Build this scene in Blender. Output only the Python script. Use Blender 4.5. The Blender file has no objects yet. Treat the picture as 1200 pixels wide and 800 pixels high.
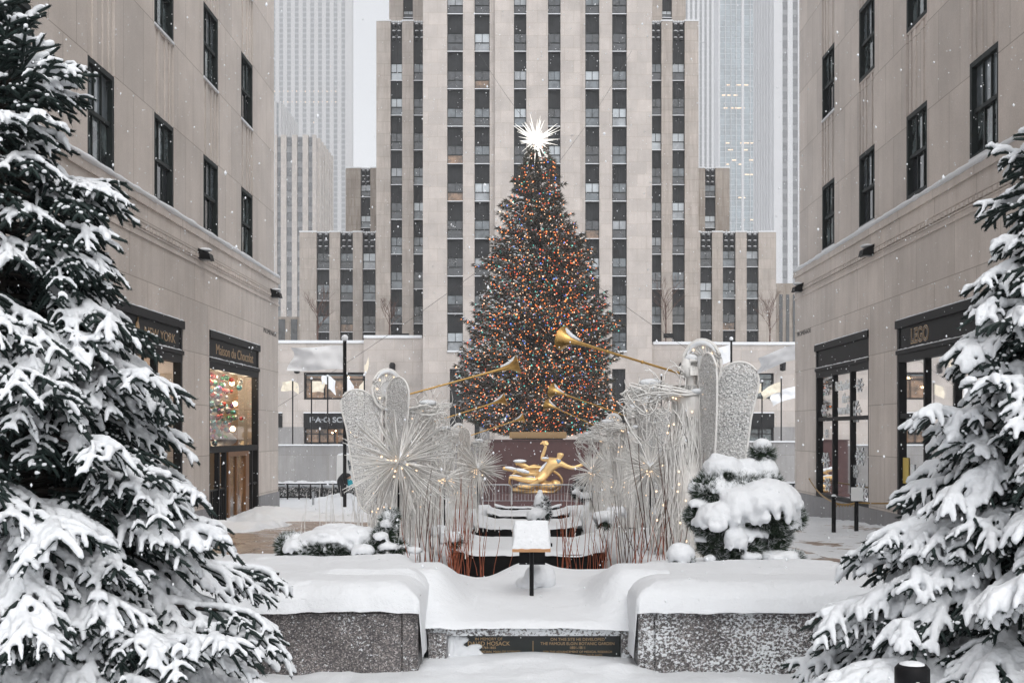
import bpy, bmesh, math, random
import numpy as np
from mathutils import Vector, Matrix
R = math.radians
random.seed(7)
F = 1400.0; VX, VY, EYE = 619.0, 506.0, 1.65       # focal length in photo pixels, vanishing point, eye height
SC = bpy.context.scene
COL = SC.collection
def PX(px, Y): return (px - VX) * Y / F
def PZ(py, Y): return EYE + (VY - py) * Y / F
def P(px, py, Y): return Vector((PX(px, Y), Y, PZ(py, Y)))

# ---------------------------------------------------------------- objects and tags
def tag(o, label=None, cat=None, group=None, kind=None):
    if label: o['label'] = label
    if cat: o['category'] = cat
    if group: o['group'] = group
    if kind: o['kind'] = kind
    return o
def empty(name, loc=(0, 0, 0), rz=0.0):
    o = bpy.data.objects.new(name, None); COL.objects.link(o)
    o.location = loc; o.rotation_euler = (0, 0, rz); o.empty_display_size = 0.2
    return o
def link(name, me, parent=None, loc=None):
    o = bpy.data.objects.new(name, me); COL.objects.link(o)
    if parent is not None: o.parent = parent
    if loc is not None: o.location = loc
    return o
def copy_tree(o, parent=None):
    c = o.copy(); COL.objects.link(c); c.parent = parent
    for ch in o.children: copy_tree(ch, c)
    return c
def setmats(me, mats):
    if not isinstance(mats, (list, tuple)): mats = [mats]
    for m in mats: me.materials.append(m)
def np_mesh(name, V, faces_n, mats, smooth=False, mi=None):
    """V (n,3); faces_n (m,k) all the same size"""
    V = np.asarray(V, np.float32); Fc = np.asarray(faces_n, np.int32)
    m, k = Fc.shape
    me = bpy.data.meshes.new(name)
    me.vertices.add(len(V)); me.vertices.foreach_set('co', V.ravel())
    me.loops.add(m * k); me.loops.foreach_set('vertex_index', Fc.ravel())
    me.polygons.add(m); me.polygons.foreach_set('loop_start', np.arange(0, m * k, k, dtype=np.int32))
    try: me.polygons.foreach_set('loop_total', np.full(m, k, np.int32))
    except Exception: pass
    me.polygons.foreach_set('use_smooth', np.full(m, smooth, bool))
    setmats(me, mats)
    if mi is not None: me.polygons.foreach_set('material_index', np.asarray(mi, np.int32))
    me.update(calc_edges=True); me.validate()
    return me

class MB:
    def __init__(s): s.v = []; s.f = []; s.m = []; s.sm = []
    def add(s, vs, fs, mi=0, smooth=False):
        b = len(s.v); s.v += [tuple(v) for v in vs]
        for f in fs: s.f.append(tuple(b + i for i in f)); s.m.append(mi); s.sm.append(smooth)
    def box(s, x0, x1, y0, y1, z0, z1, mi=0):
        if x0 > x1: x0, x1 = x1, x0
        if y0 > y1: y0, y1 = y1, y0
        if z0 > z1: z0, z1 = z1, z0
        s.add([(x0,y0,z0),(x1,y0,z0),(x1,y1,z0),(x0,y1,z0),(x0,y0,z1),(x1,y0,z1),(x1,y1,z1),(x0,y1,z1)],
              [(0,3,2,1),(4,5,6,7),(0,1,5,4),(1,2,6,5),(2,3,7,6),(3,0,4,7)], mi)
    def quad(s, a, b, c, d, mi=0): s.add([a, b, c, d], [(0, 1, 2, 3)], mi)
    def tube(s, pts, r, n=6, mi=0, smooth=True, cap=True):
        pts = [Vector(p) for p in pts]; k = len(pts)
        rs = r if isinstance(r, (list, tuple)) else [r] * k
        up = Vector((0, 0, 1)); vs = []
        for i in range(k):
            t = (pts[min(i+1, k-1)] - pts[max(i-1, 0)])
            if t.length < 1e-9: t = Vector((0, 0, 1))
            t.normalize()
            a = t.cross(up if abs(t.z) < 0.95 else Vector((1, 0, 0))).normalized(); b = t.cross(a)
            for j in range(n):
                q = 2 * math.pi * j / n
                vs.append(pts[i] + (a * math.cos(q) + b * math.sin(q)) * rs[i])
        fs = []
        for i in range(k-1):
            for j in range(n):
                j2 = (j + 1) % n
                fs.append((i*n+j, i*n+j2, (i+1)*n+j2, (i+1)*n+j))
        if cap: fs.append(tuple(range(n))); fs.append(tuple((k-1)*n + j for j in reversed(range(n))))
        s.add(vs, fs, mi, smooth)
    def lathe(s, prof, c=(0,0,0), axis=(0,0,1), n=24, mi=0, smooth=True):
        ax = Vector(axis).normalized(); c = Vector(c)
        a = ax.cross(Vector((0,0,1)) if abs(ax.z) < .95 else Vector((1,0,0))).normalized(); b = ax.cross(a)
        vs = []; k = len(prof)
        for r, h in prof:
            for j in range(n):
                q = 2*math.pi*j/n; vs.append(c + ax*h + (a*math.cos(q)+b*math.sin(q))*r)
        fs = [(i*n+j, i*n+(j+1)%n, (i+1)*n+(j+1)%n, (i+1)*n+j) for i in range(k-1) for j in range(n)]
        s.add(vs, fs, mi, smooth)
    def ball(s, c, rx, ry=None, rz=None, nu=12, nv=8, mi=0, jit=0):
        ry = rx if ry is None else ry; rz = rx if rz is None else rz
        vs = [(c[0], c[1], c[2]-rz)]
        for i in range(1, nv):
            t = math.pi*i/nv
            for j in range(nu):
                p = 2*math.pi*j/nu; k = 1 + random.uniform(-jit, jit)
                vs.append((c[0]+rx*k*math.sin(t)*math.cos(p), c[1]+ry*k*math.sin(t)*math.sin(p), c[2]-rz*k*math.cos(t)))
        vs.append((c[0], c[1], c[2]+rz)); L = len(vs)-1
        fs = [(0, 1+(j+1)%nu, 1+j) for j in range(nu)]
        for i in range(nv-2):
            for j in range(nu):
                fs.append((1+i*nu+j, 1+i*nu+(j+1)%nu, 1+(i+1)*nu+(j+1)%nu, 1+(i+1)*nu+j))
        fs += [(L, 1+(nv-2)*nu+j, 1+(nv-2)*nu+(j+1)%nu) for j in range(nu)]
        s.add(vs, fs, mi, True)
    def mesh(s, name, mats):
        me = bpy.data.meshes.new(name); me.from_pydata(s.v, [], s.f); setmats(me, mats)
        me.polygons.foreach_set('material_index', s.m); me.polygons.foreach_set('use_smooth', s.sm)
        me.update(); return me
    def build(s, name, mats, parent=None, loc=None):
        return link(name, s.mesh(name, mats), parent, loc)

def evaluated(o, name):
    """bake an object's modifiers into a fresh mesh and drop the helper"""
    dg = bpy.context.evaluated_depsgraph_get(); dg.update()
    me = bpy.data.meshes.new_from_object(o.evaluated_get(dg)); me.name = name
    bpy.data.objects.remove(o, do_unlink=True)
    return me
def remeshed(mb_or_me, name, voxel, mats, smooth_it=3, noise=0.0, nscale=0.15):
    me = mb_or_me.mesh(name + '_src', []) if isinstance(mb_or_me, MB) else mb_or_me
    o = link('tmp', me)
    m = o.modifiers.new('r', 'REMESH'); m.mode = 'VOXEL'; m.voxel_size = voxel; m.use_smooth_shade = True
    s_ = o.modifiers.new('s', 'SMOOTH'); s_.factor = 0.5; s_.iterations = smooth_it
    if noise:
        tx = bpy.data.textures.new('n', 'CLOUDS'); tx.noise_scale = nscale; tx.noise_depth = 2
        d = o.modifiers.new('d', 'DISPLACE'); d.texture = tx; d.strength = noise; d.mid_level = 0.5; d.texture_coords = 'LOCAL'
    out = evaluated(o, name); out.materials.clear(); setmats(out, mats)
    out.polygons.foreach_set('use_smooth', np.ones(len(out.polygons), bool))
    out.polygons.foreach_set('material_index', np.zeros(len(out.polygons), np.int32))
    return out
def text(name, body, size, mat, parent, loc, rot, align='CENTER', extrude=0.004, sx=1.0, weight=0.0):
    cu = bpy.data.curves.new(name, 'FONT'); cu.body = body; cu.size = size; cu.align_x = align; cu.align_y = 'CENTER'
    cu.extrude = extrude; cu.offset = weight; cu.space_line = 0.95
    o = link('tmp', cu)
    me = evaluated(o, name); me.materials.clear(); me.materials.append(mat)
    t = link(name, me, parent); t.location = loc; t.rotation_euler = rot; t.scale = (sx, 1, 1)
    return t

# ---------------------------------------------------------------- value noise for height fields
def vnoise(x, y, seed=0):
    xi = np.floor(x).astype(np.int64); yi = np.floor(y).astype(np.int64); xf = x - xi; yf = y - yi
    def h(a, b):
        n = (a * 374761393 + b * 668265263 + seed * 974711) & 0x7fffffff
        n = ((n ^ (n >> 13)) * 1274126177) & 0x7fffffff
        return ((n ^ (n >> 16)) & 0xffff) / 65535.0
    u = xf*xf*(3-2*xf); v = yf*yf*(3-2*yf)
    return (h(xi, yi)*(1-u)+h(xi+1, yi)*u)*(1-v) + (h(xi, yi+1)*(1-u)+h(xi+1, yi+1)*u)*v
def fbm(x, y, seed=0, o=4):
    r = 0; a = 0.5
    for i in range(o): r = r + a*(vnoise(x*2**i, y*2**i, seed+i)-0.5); a *= 0.5
    return r
def grid_mesh(name, xs, ys, zf, mats):
    X, Y = np.meshgrid(xs, ys); Z = zf(X, Y)
    nx, ny = len(xs), len(ys)
    V = np.stack([X.ravel(), Y.ravel(), Z.ravel()], 1)
    i, j = np.meshgrid(np.arange(nx-1), np.arange(ny-1)); a = (j*nx+i).ravel()
    Fc = np.stack([a, a+1, a+1+nx, a+nx], 1)
    return np_mesh(name, V, Fc, mats, True)

# ---------------------------------------------------------------- materials
class NT:
    def __init__(s, name):
        s.mat = bpy.data.materials.new(name); s.mat.use_nodes = True
        s.t = s.mat.node_tree; s.t.nodes.clear()
        s.out = s.t.nodes.new('ShaderNodeOutputMaterial')
    def n(s, typ, ins=None, **kw):
        nd = s.t.nodes.new(typ)
        for k, v in kw.items(): setattr(nd, k, v)
        for k, v in (ins or {}).items():
            if isinstance(v, bpy.types.NodeSocket): s.t.links.new(v, nd.inputs[k])
            else: nd.inputs[k].default_value = v
        return nd
    def mix(s, fac, a, b, bt='MIX'):
        nd = s.t.nodes.new('ShaderNodeMix'); nd.data_type = 'RGBA'; nd.blend_type = bt
        for idx, v in ((0, fac), (6, a), (7, b)):
            if isinstance(v, bpy.types.NodeSocket): s.t.links.new(v, nd.inputs[idx])
            else: nd.inputs[idx].default_value = v if idx == 0 else (*v, 1)
        return nd.outputs[2]
    def ramp(s, fac, stops):
        nd = s.t.nodes.new('ShaderNodeValToRGB'); s.t.links.new(fac, nd.inputs[0])
        e = nd.color_ramp.elements
        while len(e) > len(stops): e.remove(e[-1])
        while len(e) < len(stops): e.new(0.5)
        for el, (p, c) in zip(e, stops):
            el.position = p; el.color = (c, c, c, 1) if isinstance(c, (int, float)) else (*c, 1)
        return nd.outputs[0]
    def pr(s, color, rough=0.6, metal=0.0, bump=None, bstr=0.3, bdist=0.02, spec=0.5, **kw):
        nd = s.t.nodes.new('ShaderNodeBsdfPrincipled')
        def put(k, v):
            if isinstance(v, bpy.types.NodeSocket): s.t.links.new(v, nd.inputs[k])
            else: nd.inputs[k].default_value = (*v, 1) if isinstance(v, (tuple, list)) and len(v) == 3 and 'Color' in k else v
        put('Base Color', color); put('Roughness', rough); put('Metallic', metal); put('Specular IOR Level', spec)
        for k, v in kw.items(): put(k, v)
        if bump is not None:
            b = s.n('ShaderNodeBump', {'Height': bump, 'Strength': bstr, 'Distance': bdist})
            s.t.links.new(b.outputs[0], nd.inputs['Normal'])
        s.t.links.new(nd.outputs[0], s.out.inputs[0]); return s.mat
    def noise(s, vec, scale, detail=4, rough=0.5):
        return s.n('ShaderNodeTexNoise', {'Vector': vec, 'Scale': scale, 'Detail': detail, 'Roughness': rough}).outputs[0]
    def coord(s, which='Object'): return s.n('ShaderNodeTexCoord').outputs[which]
    def geo(s): return s.n('ShaderNodeNewGeometry').outputs['Position']

def simple(name, col, rough=0.6, metal=0.0, var=0.12, scale=8.0, bump=0.0, spec=0.5):
    t = NT(name); p = t.geo(); nz = t.noise(p, scale)
    dark = tuple(c*(1-var) for c in col); lite = tuple(min(1, c*(1+var)) for c in col)
    c = t.mix(nz, dark, lite)
    return t.pr(c, rough, metal, bump=nz if bump else None, bstr=bump, spec=spec)

def stone(name, col, bw, bh, axis='x', mortar=0.012, joint=0.62, stain=0.25, off=(0, 0)):
    """limestone cladding in courses; axis = the horizontal direction of the wall"""
    t = NT(name); p = t.geo()
    sp = t.n('ShaderNodeSeparateXYZ', {0: p})
    u = sp.outputs['X' if axis == 'x' else 'Y']
    ua = t.n('ShaderNodeMath', {0: u, 1: off[0]}, operation='ADD').outputs[0]
    va = t.n('ShaderNodeMath', {0: sp.outputs['Z'], 1: off[1]}, operation='ADD').outputs[0]
    cv = t.n('ShaderNodeCombineXYZ', {0: ua, 1: va}).outputs[0]
    br = t.n('ShaderNodeTexBrick', {'Vector': cv, 'Scale': 1.0, 'Mortar Size': mortar, 'Mortar Smooth': 0.1,
             'Brick Width': bw, 'Row Height': bh, 'Color1': (0.91, 0.91, 0.91, 1), 'Color2': (1.06, 1.05, 1.04, 1),
             'Mortar': (joint, joint*0.97, joint*0.92, 1)}, offset=0.5)
    # vertical rain streaks and blotches
    stv = t.n('ShaderNodeMapping', {'Vector': p, 'Scale': (2.2, 2.2, 0.22)}).outputs[0]
    st = t.ramp(t.noise(stv, 1.6, 5, 0.6), [(0.42, 0.0), (0.72, 1.0)])
    bl = t.noise(p, 0.5, 4, 0.6); fine = t.noise(p, 22, 3, 0.6)
    c = t.mix(1.0, col, br.outputs['Color'], 'MULTIPLY')
    c = t.mix(bl, tuple(x*0.86 for x in col), c, 'MIX') if False else c
    blm = t.ramp(bl, [(0.3, 0.85), (0.7, 1.08)])
    c = t.mix(1.0, c, blm, 'MULTIPLY')
    sfac = t.n('ShaderNodeMath', {0: st, 1: stain}, operation='MULTIPLY').outputs[0]
    c = t.mix(sfac, c, (col[0]*0.55, col[1]*0.5, col[2]*0.45))
    fm = t.ramp(fine, [(0.3, 0.93), (0.7, 1.05)])
    c = t.mix(1.0, c, fm, 'MULTIPLY')
    return t.pr(c, 0.8, bump=br.outputs['Fac'], bstr=-0.25 if False else 0.2, bdist=-0.01, spec=0.3)

M = {}
M['stone_side'] = stone('limestone_side', (0.635, 0.575, 0.53), 1.38, 2.12, 'y', stain=0.13, off=(0.35, -0.9))
M['stone_base'] = stone('limestone_base', (0.64, 0.58, 0.535), 2.6, 1.38, 'y', stain=0.28, off=(0.8, 0.38))
M['stone_front'] = stone('limestone_front', (0.52, 0.475, 0.445), 1.9, 1.3, 'x', mortar=0.03, joint=0.88, stain=0.15)
M['stone_wing'] = stone('limestone_wing', (0.48, 0.435, 0.40), 1.9, 1.3, 'x', mortar=0.03, joint=0.8, stain=0.5)
M['stone_dirty'] = stone('limestone_dirty', (0.36, 0.32, 0.285), 1.5, 1.2, 'x', mortar=0.03, joint=0.8, stain=0.8)
M['stone_grey'] = stone('grey_granite_wall', (0.30, 0.295, 0.295), 2.4, 3.0, 'x', mortar=0.02, joint=0.8, stain=0.35)
M['plinth'] = stone('grey_plinth', (0.30, 0.30, 0.31), 1.9, 1.5, 'y')
M['maroon'] = simple('maroon_granite', (0.07, 0.028, 0.027), 0.5, 0, 0.35, 3.0)

def snow_mat(name='snow', col=(0.755, 0.772, 0.795), b1=0.6, s1=16, s2=110):
    t = NT(name); p = t.geo()
    a = t.noise(p, s1, 5, 0.6); b = t.noise(p, s2, 3, 0.7)
    h = t.n('ShaderNodeMath', {0: b, 1: 0.25, 2: a}, operation='MULTIPLY_ADD').outputs[0]
    c = t.mix(a, tuple(x*0.965 for x in col), col)
    return t.pr(c, 0.55, bump=h, bstr=b1, bdist=0.02, spec=0.25)
M['snow'] = snow_mat()
M['snow_far'] = snow_mat('snow_far', b1=0.1, s1=2, s2=8)
M['snow_tree'] = snow_mat('snow_tree', (0.765, 0.782, 0.805), 0.5, 26, 130)

def granite(name, frost):
    t = NT(name); p = t.geo()
    v = t.n('ShaderNodeTexVoronoi', {'Vector': p, 'Scale': 130.0}).outputs['Color']
    vs = t.n('ShaderNodeSeparateColor', {0: v}).outputs[0]
    c = t.ramp(vs, [(0.0, (0.045, 0.042, 0.045)), (0.55, (0.12, 0.11, 0.11)), (0.8, (0.2, 0.175, 0.165)), (1.0, (0.42, 0.39, 0.38))])
    n2 = t.noise(p, 5, 3); c = t.mix(1.0, c, t.ramp(n2, [(0.3, 0.7), (0.7, 1.25)]), 'MULTIPLY')
    # snow driven onto the stone: small flecks, denser in patches
    f = t.noise(t.n('ShaderNodeMapping', {'Vector': p, 'Scale': (1, 1, 1.3)}).outputs[0], 46, 4, 0.75)
    big = t.noise(p, 3.0, 3)
    th = t.n('ShaderNodeMath', {0: big, 1: 0.35, 2: f}, operation='MULTIPLY_ADD').outputs[0]
    lo = 0.80 - frost
    m = t.ramp(th, [(lo, 0.0), (lo+0.035, 1.0)])
    c = t.mix(m, c, (0.8, 0.82, 0.84))
    return t.pr(c, 0.5, bump=m, bstr=0.6, bdist=0.01)
M['granite'] = granite('speckled_granite', 0.012)
M['granite_frost'] = granite('frosted_granite', 0.115)
M['granite_heavy'] = granite('snow_blown_granite', 0.19)

def brickpath():
    t = NT('wet_brick_paving'); p = t.geo()
    br = t.n('ShaderNodeTexBrick', {'Vector': p, 'Scale': 1.0, 'Mortar Size': 0.008, 'Brick Width': 0.3, 'Row Height': 0.15,
          'Color1': (0.22, 0.145, 0.10, 1), 'Color2': (0.33, 0.225, 0.16, 1), 'Mortar': (0.12, 0.09, 0.07, 1)})
    n = t.noise(p, 1.2, 5, 0.65)
    sl = t.ramp(t.noise(t.n('ShaderNodeMapping', {'Vector': p, 'Scale': (1.4, 4.0, 1)}).outputs[0], 2.2, 6, 0.7), [(0.52, 0.0), (0.66, 0.75)])
    c = t.mix(sl, br.outputs[0], (0.55, 0.5, 0.45))
    r = t.ramp(n, [(0.4, 0.12), (0.6, 0.5)])
    return t.pr(c, r, bump=br.outputs[1], bstr=0.3, bdist=-0.005)
M['brick'] = brickpath()

def needle(name, c1, c2):
    t = NT(name); p = t.geo(); n = t.noise(p, 9, 3)
    return t.pr(t.mix(n, c1, c2), 0.55, spec=0.3)
M['needle'] = needle('spruce_needles', (0.008, 0.015, 0.014), (0.024, 0.040, 0.036))
M['needle_pine'] = needle('pine_needles', (0.022, 0.04, 0.026), (0.055, 0.085, 0.05))
M['needle_far'] = needle('norway_spruce_foliage', (0.034, 0.031, 0.021), (0.10, 0.092, 0.068))
M['bark'] = simple('bark', (0.028, 0.021, 0.017), 0.9, 0, 0.3, 30)
M['black'] = simple('black_metal', (0.008, 0.008, 0.009), 0.5, 0, 0.2, 6, spec=0.12)
M['winframe'] = simple('dark_green_window_frame', (0.014, 0.019, 0.019), 0.55, 0, 0.2, 6, spec=0.15)
M['bronze'] = simple('bronze_door', (0.22, 0.10, 0.035), 0.38, 0.6, 0.25, 6)
M['gold'] = simple('gold_leaf', (0.83, 0.55, 0.24), 0.42, 0.75, 0.1, 3)
M['brass'] = simple('brass_trumpet', (0.62, 0.38, 0.13), 0.34, 0.85, 0.12, 5)
M['gild_text'] = simple('gilded_letters', (0.40, 0.26, 0.13), 0.4, 0.4, 0.1, 20)
M['plaque'] = simple('black_plaque', (0.008, 0.012, 0.011), 0.25, 0, 0.2, 8)
M['steel'] = simple('galvanised_steel', (0.42, 0.43, 0.44), 0.4, 0.7, 0.1, 9)
M['spandrel'] = simple('cast_spandrel', (0.034, 0.036, 0.039), 0.65, 0.0, 0.6, 1.3, spec=0.2)
M['louver'] = simple('dark_louvre', (0.05, 0.048, 0.045), 0.6, 0, 0.3, 1)
M['stem_red'] = simple('dogwood_bark', (0.30, 0.075, 0.03), 0.6, 0, 0.4, 12)
M['stem_brown'] = simple('twig_brown', (0.10, 0.05, 0.035), 0.7, 0, 0.3, 12)
M['wire'] = simple('frosted_white_wire', (0.80, 0.785, 0.76), 0.45, 0.0, 0.12, 30)
M['wire_dim'] = simple('frosted_grey_wire', (0.62, 0.60, 0.575), 0.5, 0.0, 0.2, 20)
M['flag_white'] = simple('white_nylon', (0.84, 0.85, 0.87), 0.6, 0, 0.06, 3)
M['flag_cream'] = simple('cream_nylon', (0.82, 0.74, 0.60), 0.6, 0, 0.06, 3)
M['basin'] = simple('dark_basin', (0.010, 0.010, 0.010), 0.9, 0, 0.4, 3, spec=0.05)
M['dark'] = simple('dark_void', (0.01, 0.01, 0.01), 0.9, 0, 0.1, 1)
M['interior'] = simple('shop_interior', (0.42, 0.30, 0.19), 0.7, 0, 0.2, 1.2)
M['interior_grey'] = simple('shop_interior_grey', (0.22, 0.20, 0.18), 0.7, 0, 0.3, 0.8)
M['interior_teal'] = simple('shop_interior_teal', (0.10, 0.14, 0.14), 0.6, 0, 0.4, 1.0)
M['decal'] = simple('white_vinyl', (0.85, 0.88, 0.9), 0.6, 0, 0.03, 3)
M['yellow'] = simple('yellow_poster', (0.62, 0.45, 0.08), 0.6, 0, 0.1, 3)
M['teal'] = simple('teal_cloth', (0.02, 0.30, 0.36), 0.7, 0, 0.1, 6)
M['jacket'] = simple('black_jacket', (0.012, 0.013, 0.016), 0.75, 0, 0.3, 12)
M['skin'] = simple('skin', (0.45, 0.27, 0.19), 0.6, 0, 0.05, 12)
M['paper'] = simple('white_paper', (0.75, 0.75, 0.74), 0.7, 0, 0.04, 12)
M['wood'] = simple('orange_wood', (0.42, 0.22, 0.10), 0.6, 0, 0.2, 12)
M['chain'] = simple('gold_chain', (0.35, 0.22, 0.08), 0.5, 0.5, 0.2, 12)

def winglass(name, col, rough=0.08, var=0.5, sc=0.9):
    t = NT(name); p = t.geo(); n = t.ramp(t.noise(p, sc, 4, 0.65), [(0.35, 1-var), (0.68, 1+var)])
    n2 = t.noise(p, 0.35, 1)
    return t.pr(t.mix(1.0, col, n, 'MULTIPLY'), rough, bump=n2, bstr=0.12, bdist=0.3, spec=0.9)
M['pane_dark'] = winglass('pane_dark', (0.028, 0.032, 0.038))
M['pane_mid'] = winglass('pane_mid', (0.12, 0.14, 0.155), 0.12)
M['pane_blind'] = winglass('pane_blind', (0.46, 0.50, 0.53), 0.2, 0.12)
M['pane_pale'] = winglass('pane_pale', (0.30, 0.32, 0.34), 0.2, 0.3)
M['pane_street'] = winglass('pane_street', (0.11, 0.135, 0.14), 0.06, 0.9, 2.2)
M['pane_warm'] = winglass('pane_warm', (0.20, 0.12, 0.07), 0.15, 0.8, 1.2)
M['pane_blue'] = winglass('pane_blue', (0.20, 0.26, 0.285), 0.15, 0.35, 0.06)

def shopglass():
    t = NT('shop_glass')
    fr = t.n('ShaderNodeFresnel', {'IOR': 1.5}).outputs[0]
    f2 = t.n('ShaderNodeMath', {0: fr, 1: 1.0, 2: 0.06}, operation='MULTIPLY_ADD').outputs[0]
    tr = t.n('ShaderNodeBsdfTransparent', {'Color': (0.9, 0.93, 0.93, 1)}).outputs[0]
    gl = t.n('ShaderNodeBsdfGlossy', {'Roughness': 0.02, 'Color': (1, 1, 1, 1)}).outputs[0]
    mx = t.n('ShaderNodeMixShader', {0: f2, 1: tr, 2: gl}).outputs[0]
    t.t.links.new(mx, t.out.inputs[0]); return t.mat
M['shopglass'] = shopglass()
def emit(name, col, st):
    t = NT(name); e = t.n('ShaderNodeEmission', {'Color': (*col, 1), 'Strength': st}).outputs[0]
    t.t.links.new(e, t.out.inputs[0]); return t.mat
M['lamp_warm'] = emit('warm_lamp', (1.0, 0.72, 0.42), 9)
M['lamp_star'] = emit('crystal_star_glow', (1.0, 0.97, 0.9), 1.05)
M['fairy'] = emit('fairy_light', (1.0, 0.70, 0.45), 1.4)
BULB = [emit('bulb_orange', (1.0, 0.27, 0.07), 1.9), emit('bulb_red', (0.85, 0.10, 0.04), 1.6), emit('bulb_white', (1.0, 0.66, 0.45), 1.5),
        emit('bulb_teal', (0.12, 0.62, 0.52), 1.3), emit('bulb_blue', (0.12, 0.24, 0.9), 1.5)]

def wingpanel():
    t = NT('frosted_mesh_panel'); p = t.coord()
    v = t.n('ShaderNodeTexVoronoi', {'Vector': p, 'Scale': 38.0}).outputs['Distance']
    n = t.noise(p, 30, 4, 0.7)
    c = t.ramp(n, [(0.3, (0.60, 0.59, 0.58)), (0.55, (0.76, 0.755, 0.745)), (0.72, (0.86, 0.86, 0.86))])
    h = t.n('ShaderNodeMath', {0: v, 1: n}, operation='ADD').outputs[0]
    holes = t.ramp(t.noise(p, 62, 2, 0.5), [(0.40, 0.05), (0.50, 1.0)])
    return t.pr(c, 0.6, bump=h, bstr=0.7, bdist=0.03, Alpha=holes)
M['wing'] = wingpanel()
def lumpy(name, col, hs=38):
    t = NT(name); p = t.coord(); n = t.noise(p, hs, 4, 0.6)
    return t.pr(t.mix(n, tuple(x*0.8 for x in col), col), 0.6, bump=n, bstr=0.7, bdist=0.02)
M['frost'] = lumpy('rime_frost', (0.74, 0.74, 0.74))
# ================================================================ camera, light, air
cam = bpy.data.cameras.new('camera'); co = bpy.data.objects.new('camera', cam); COL.objects.link(co)
co.location = (0, 0, EYE); co.rotation_euler = (R(90), 0, 0)
cam.sensor_width = 36; cam.lens = 36*F/1200; cam.shift_x = -(VX-600)/1200; cam.shift_y = (VY-400)/1200
cam.clip_start = 0.05; cam.clip_end = 6000; SC.camera = co
w = bpy.data.worlds.new('World'); SC.world = w; w.use_nodes = True
wt = w.node_tree; bg = wt.nodes['Background']
sky = wt.nodes.new('ShaderNodeTexSky'); sky.sky_type = 'NISHITA'; sky.sun_disc = False
SUN_EL, SUN_AZ = R(52), R(160)
sky.sun_elevation = SUN_EL; sky.sun_rotation = SUN_AZ; sky.dust_density = 2.0; sky.air_density = 1.0
hs = wt.nodes.new('ShaderNodeHueSaturation'); hs.inputs['Saturation'].default_value = 0.13
wt.links.new(sky.outputs[0], hs.inputs['Color']); wt.links.new(hs.outputs[0], bg.inputs[0]); bg.inputs[1].default_value = 0.15
sl = bpy.data.lights.new('sun', 'SUN'); so = bpy.data.objects.new('sun', sl); COL.objects.link(so)
sl.energy = 0.9; sl.angle = R(50); sl.color = (1.0, 0.985, 0.96)
d = Vector((math.sin(SUN_AZ)*math.cos(SUN_EL), math.cos(SUN_AZ)*math.cos(SUN_EL), math.sin(SUN_EL)))
so.rotation_euler = d.to_track_quat('Z', 'Y').to_euler(); so.location = (0, 0, 60)
SC.view_settings.view_transform = 'Standard'; SC.view_settings.look = 'None'; SC.view_settings.exposure = 0.70
SC.view_settings.gamma = 1.0; SC.view_settings.use_curve_mapping = False
SC.render.engine = 'CYCLES'
cy = SC.cycles; cy.use_denoising = True; cy.max_bounces = 6; cy.diffuse_bounces = 3; cy.glossy_bounces = 3; cy.transparent_max_bounces = 12
cy.volume_bounces = 1; cy.sample_clamp_indirect = 4.0; cy.caustics_reflective = False; cy.caustics_refractive = False
try: cy.denoiser = 'OPENIMAGEDENOISE'
except Exception: pass

t = NT('snowy_air'); t.t.nodes.remove(t.out); t.out = t.t.nodes.new('ShaderNodeOutputMaterial')
pv = t.n('ShaderNodeVolumePrincipled', {'Color': (0.93, 0.94, 0.96, 1), 'Density': 0.00052, 'Anisotropy': 0.0})
t.t.links.new(pv.outputs[0], t.out.inputs['Volume'])
b = MB(); b.box(-1500, 1500, -400, 2300, -7.6, 820)
tag(b.build('haze', t.mat), kind='stuff')

# ================================================================ ground
def g(Y): return np.where(Y < 10, 0.0, np.where(Y > 42.5, -1.3, -0.04*(Y-10)))
def gs(Y): return float(g(np.array(Y, float)))
BZ = ([0, 8.2, 10, 12, 14, 18, 26, 34.5, 42, 44], [.70, .66, .58, .40, .24, .04, -.27, -.58, -.92, -1.2])
CZ = ([0, 8.4, 9.2, 10.3, 11.5, 12.2, 18, 21.2, 26, 29, 34.5, 38, 42, 44], [.30, .31, .35, .37, .335, .2, -.127, -.19, -.387, -.45, -.70, -.82, -.95, -1.2])
def bed(Y): return np.interp(Y, *BZ)
def ctr(Y): return np.interp(Y, *CZ)

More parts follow.
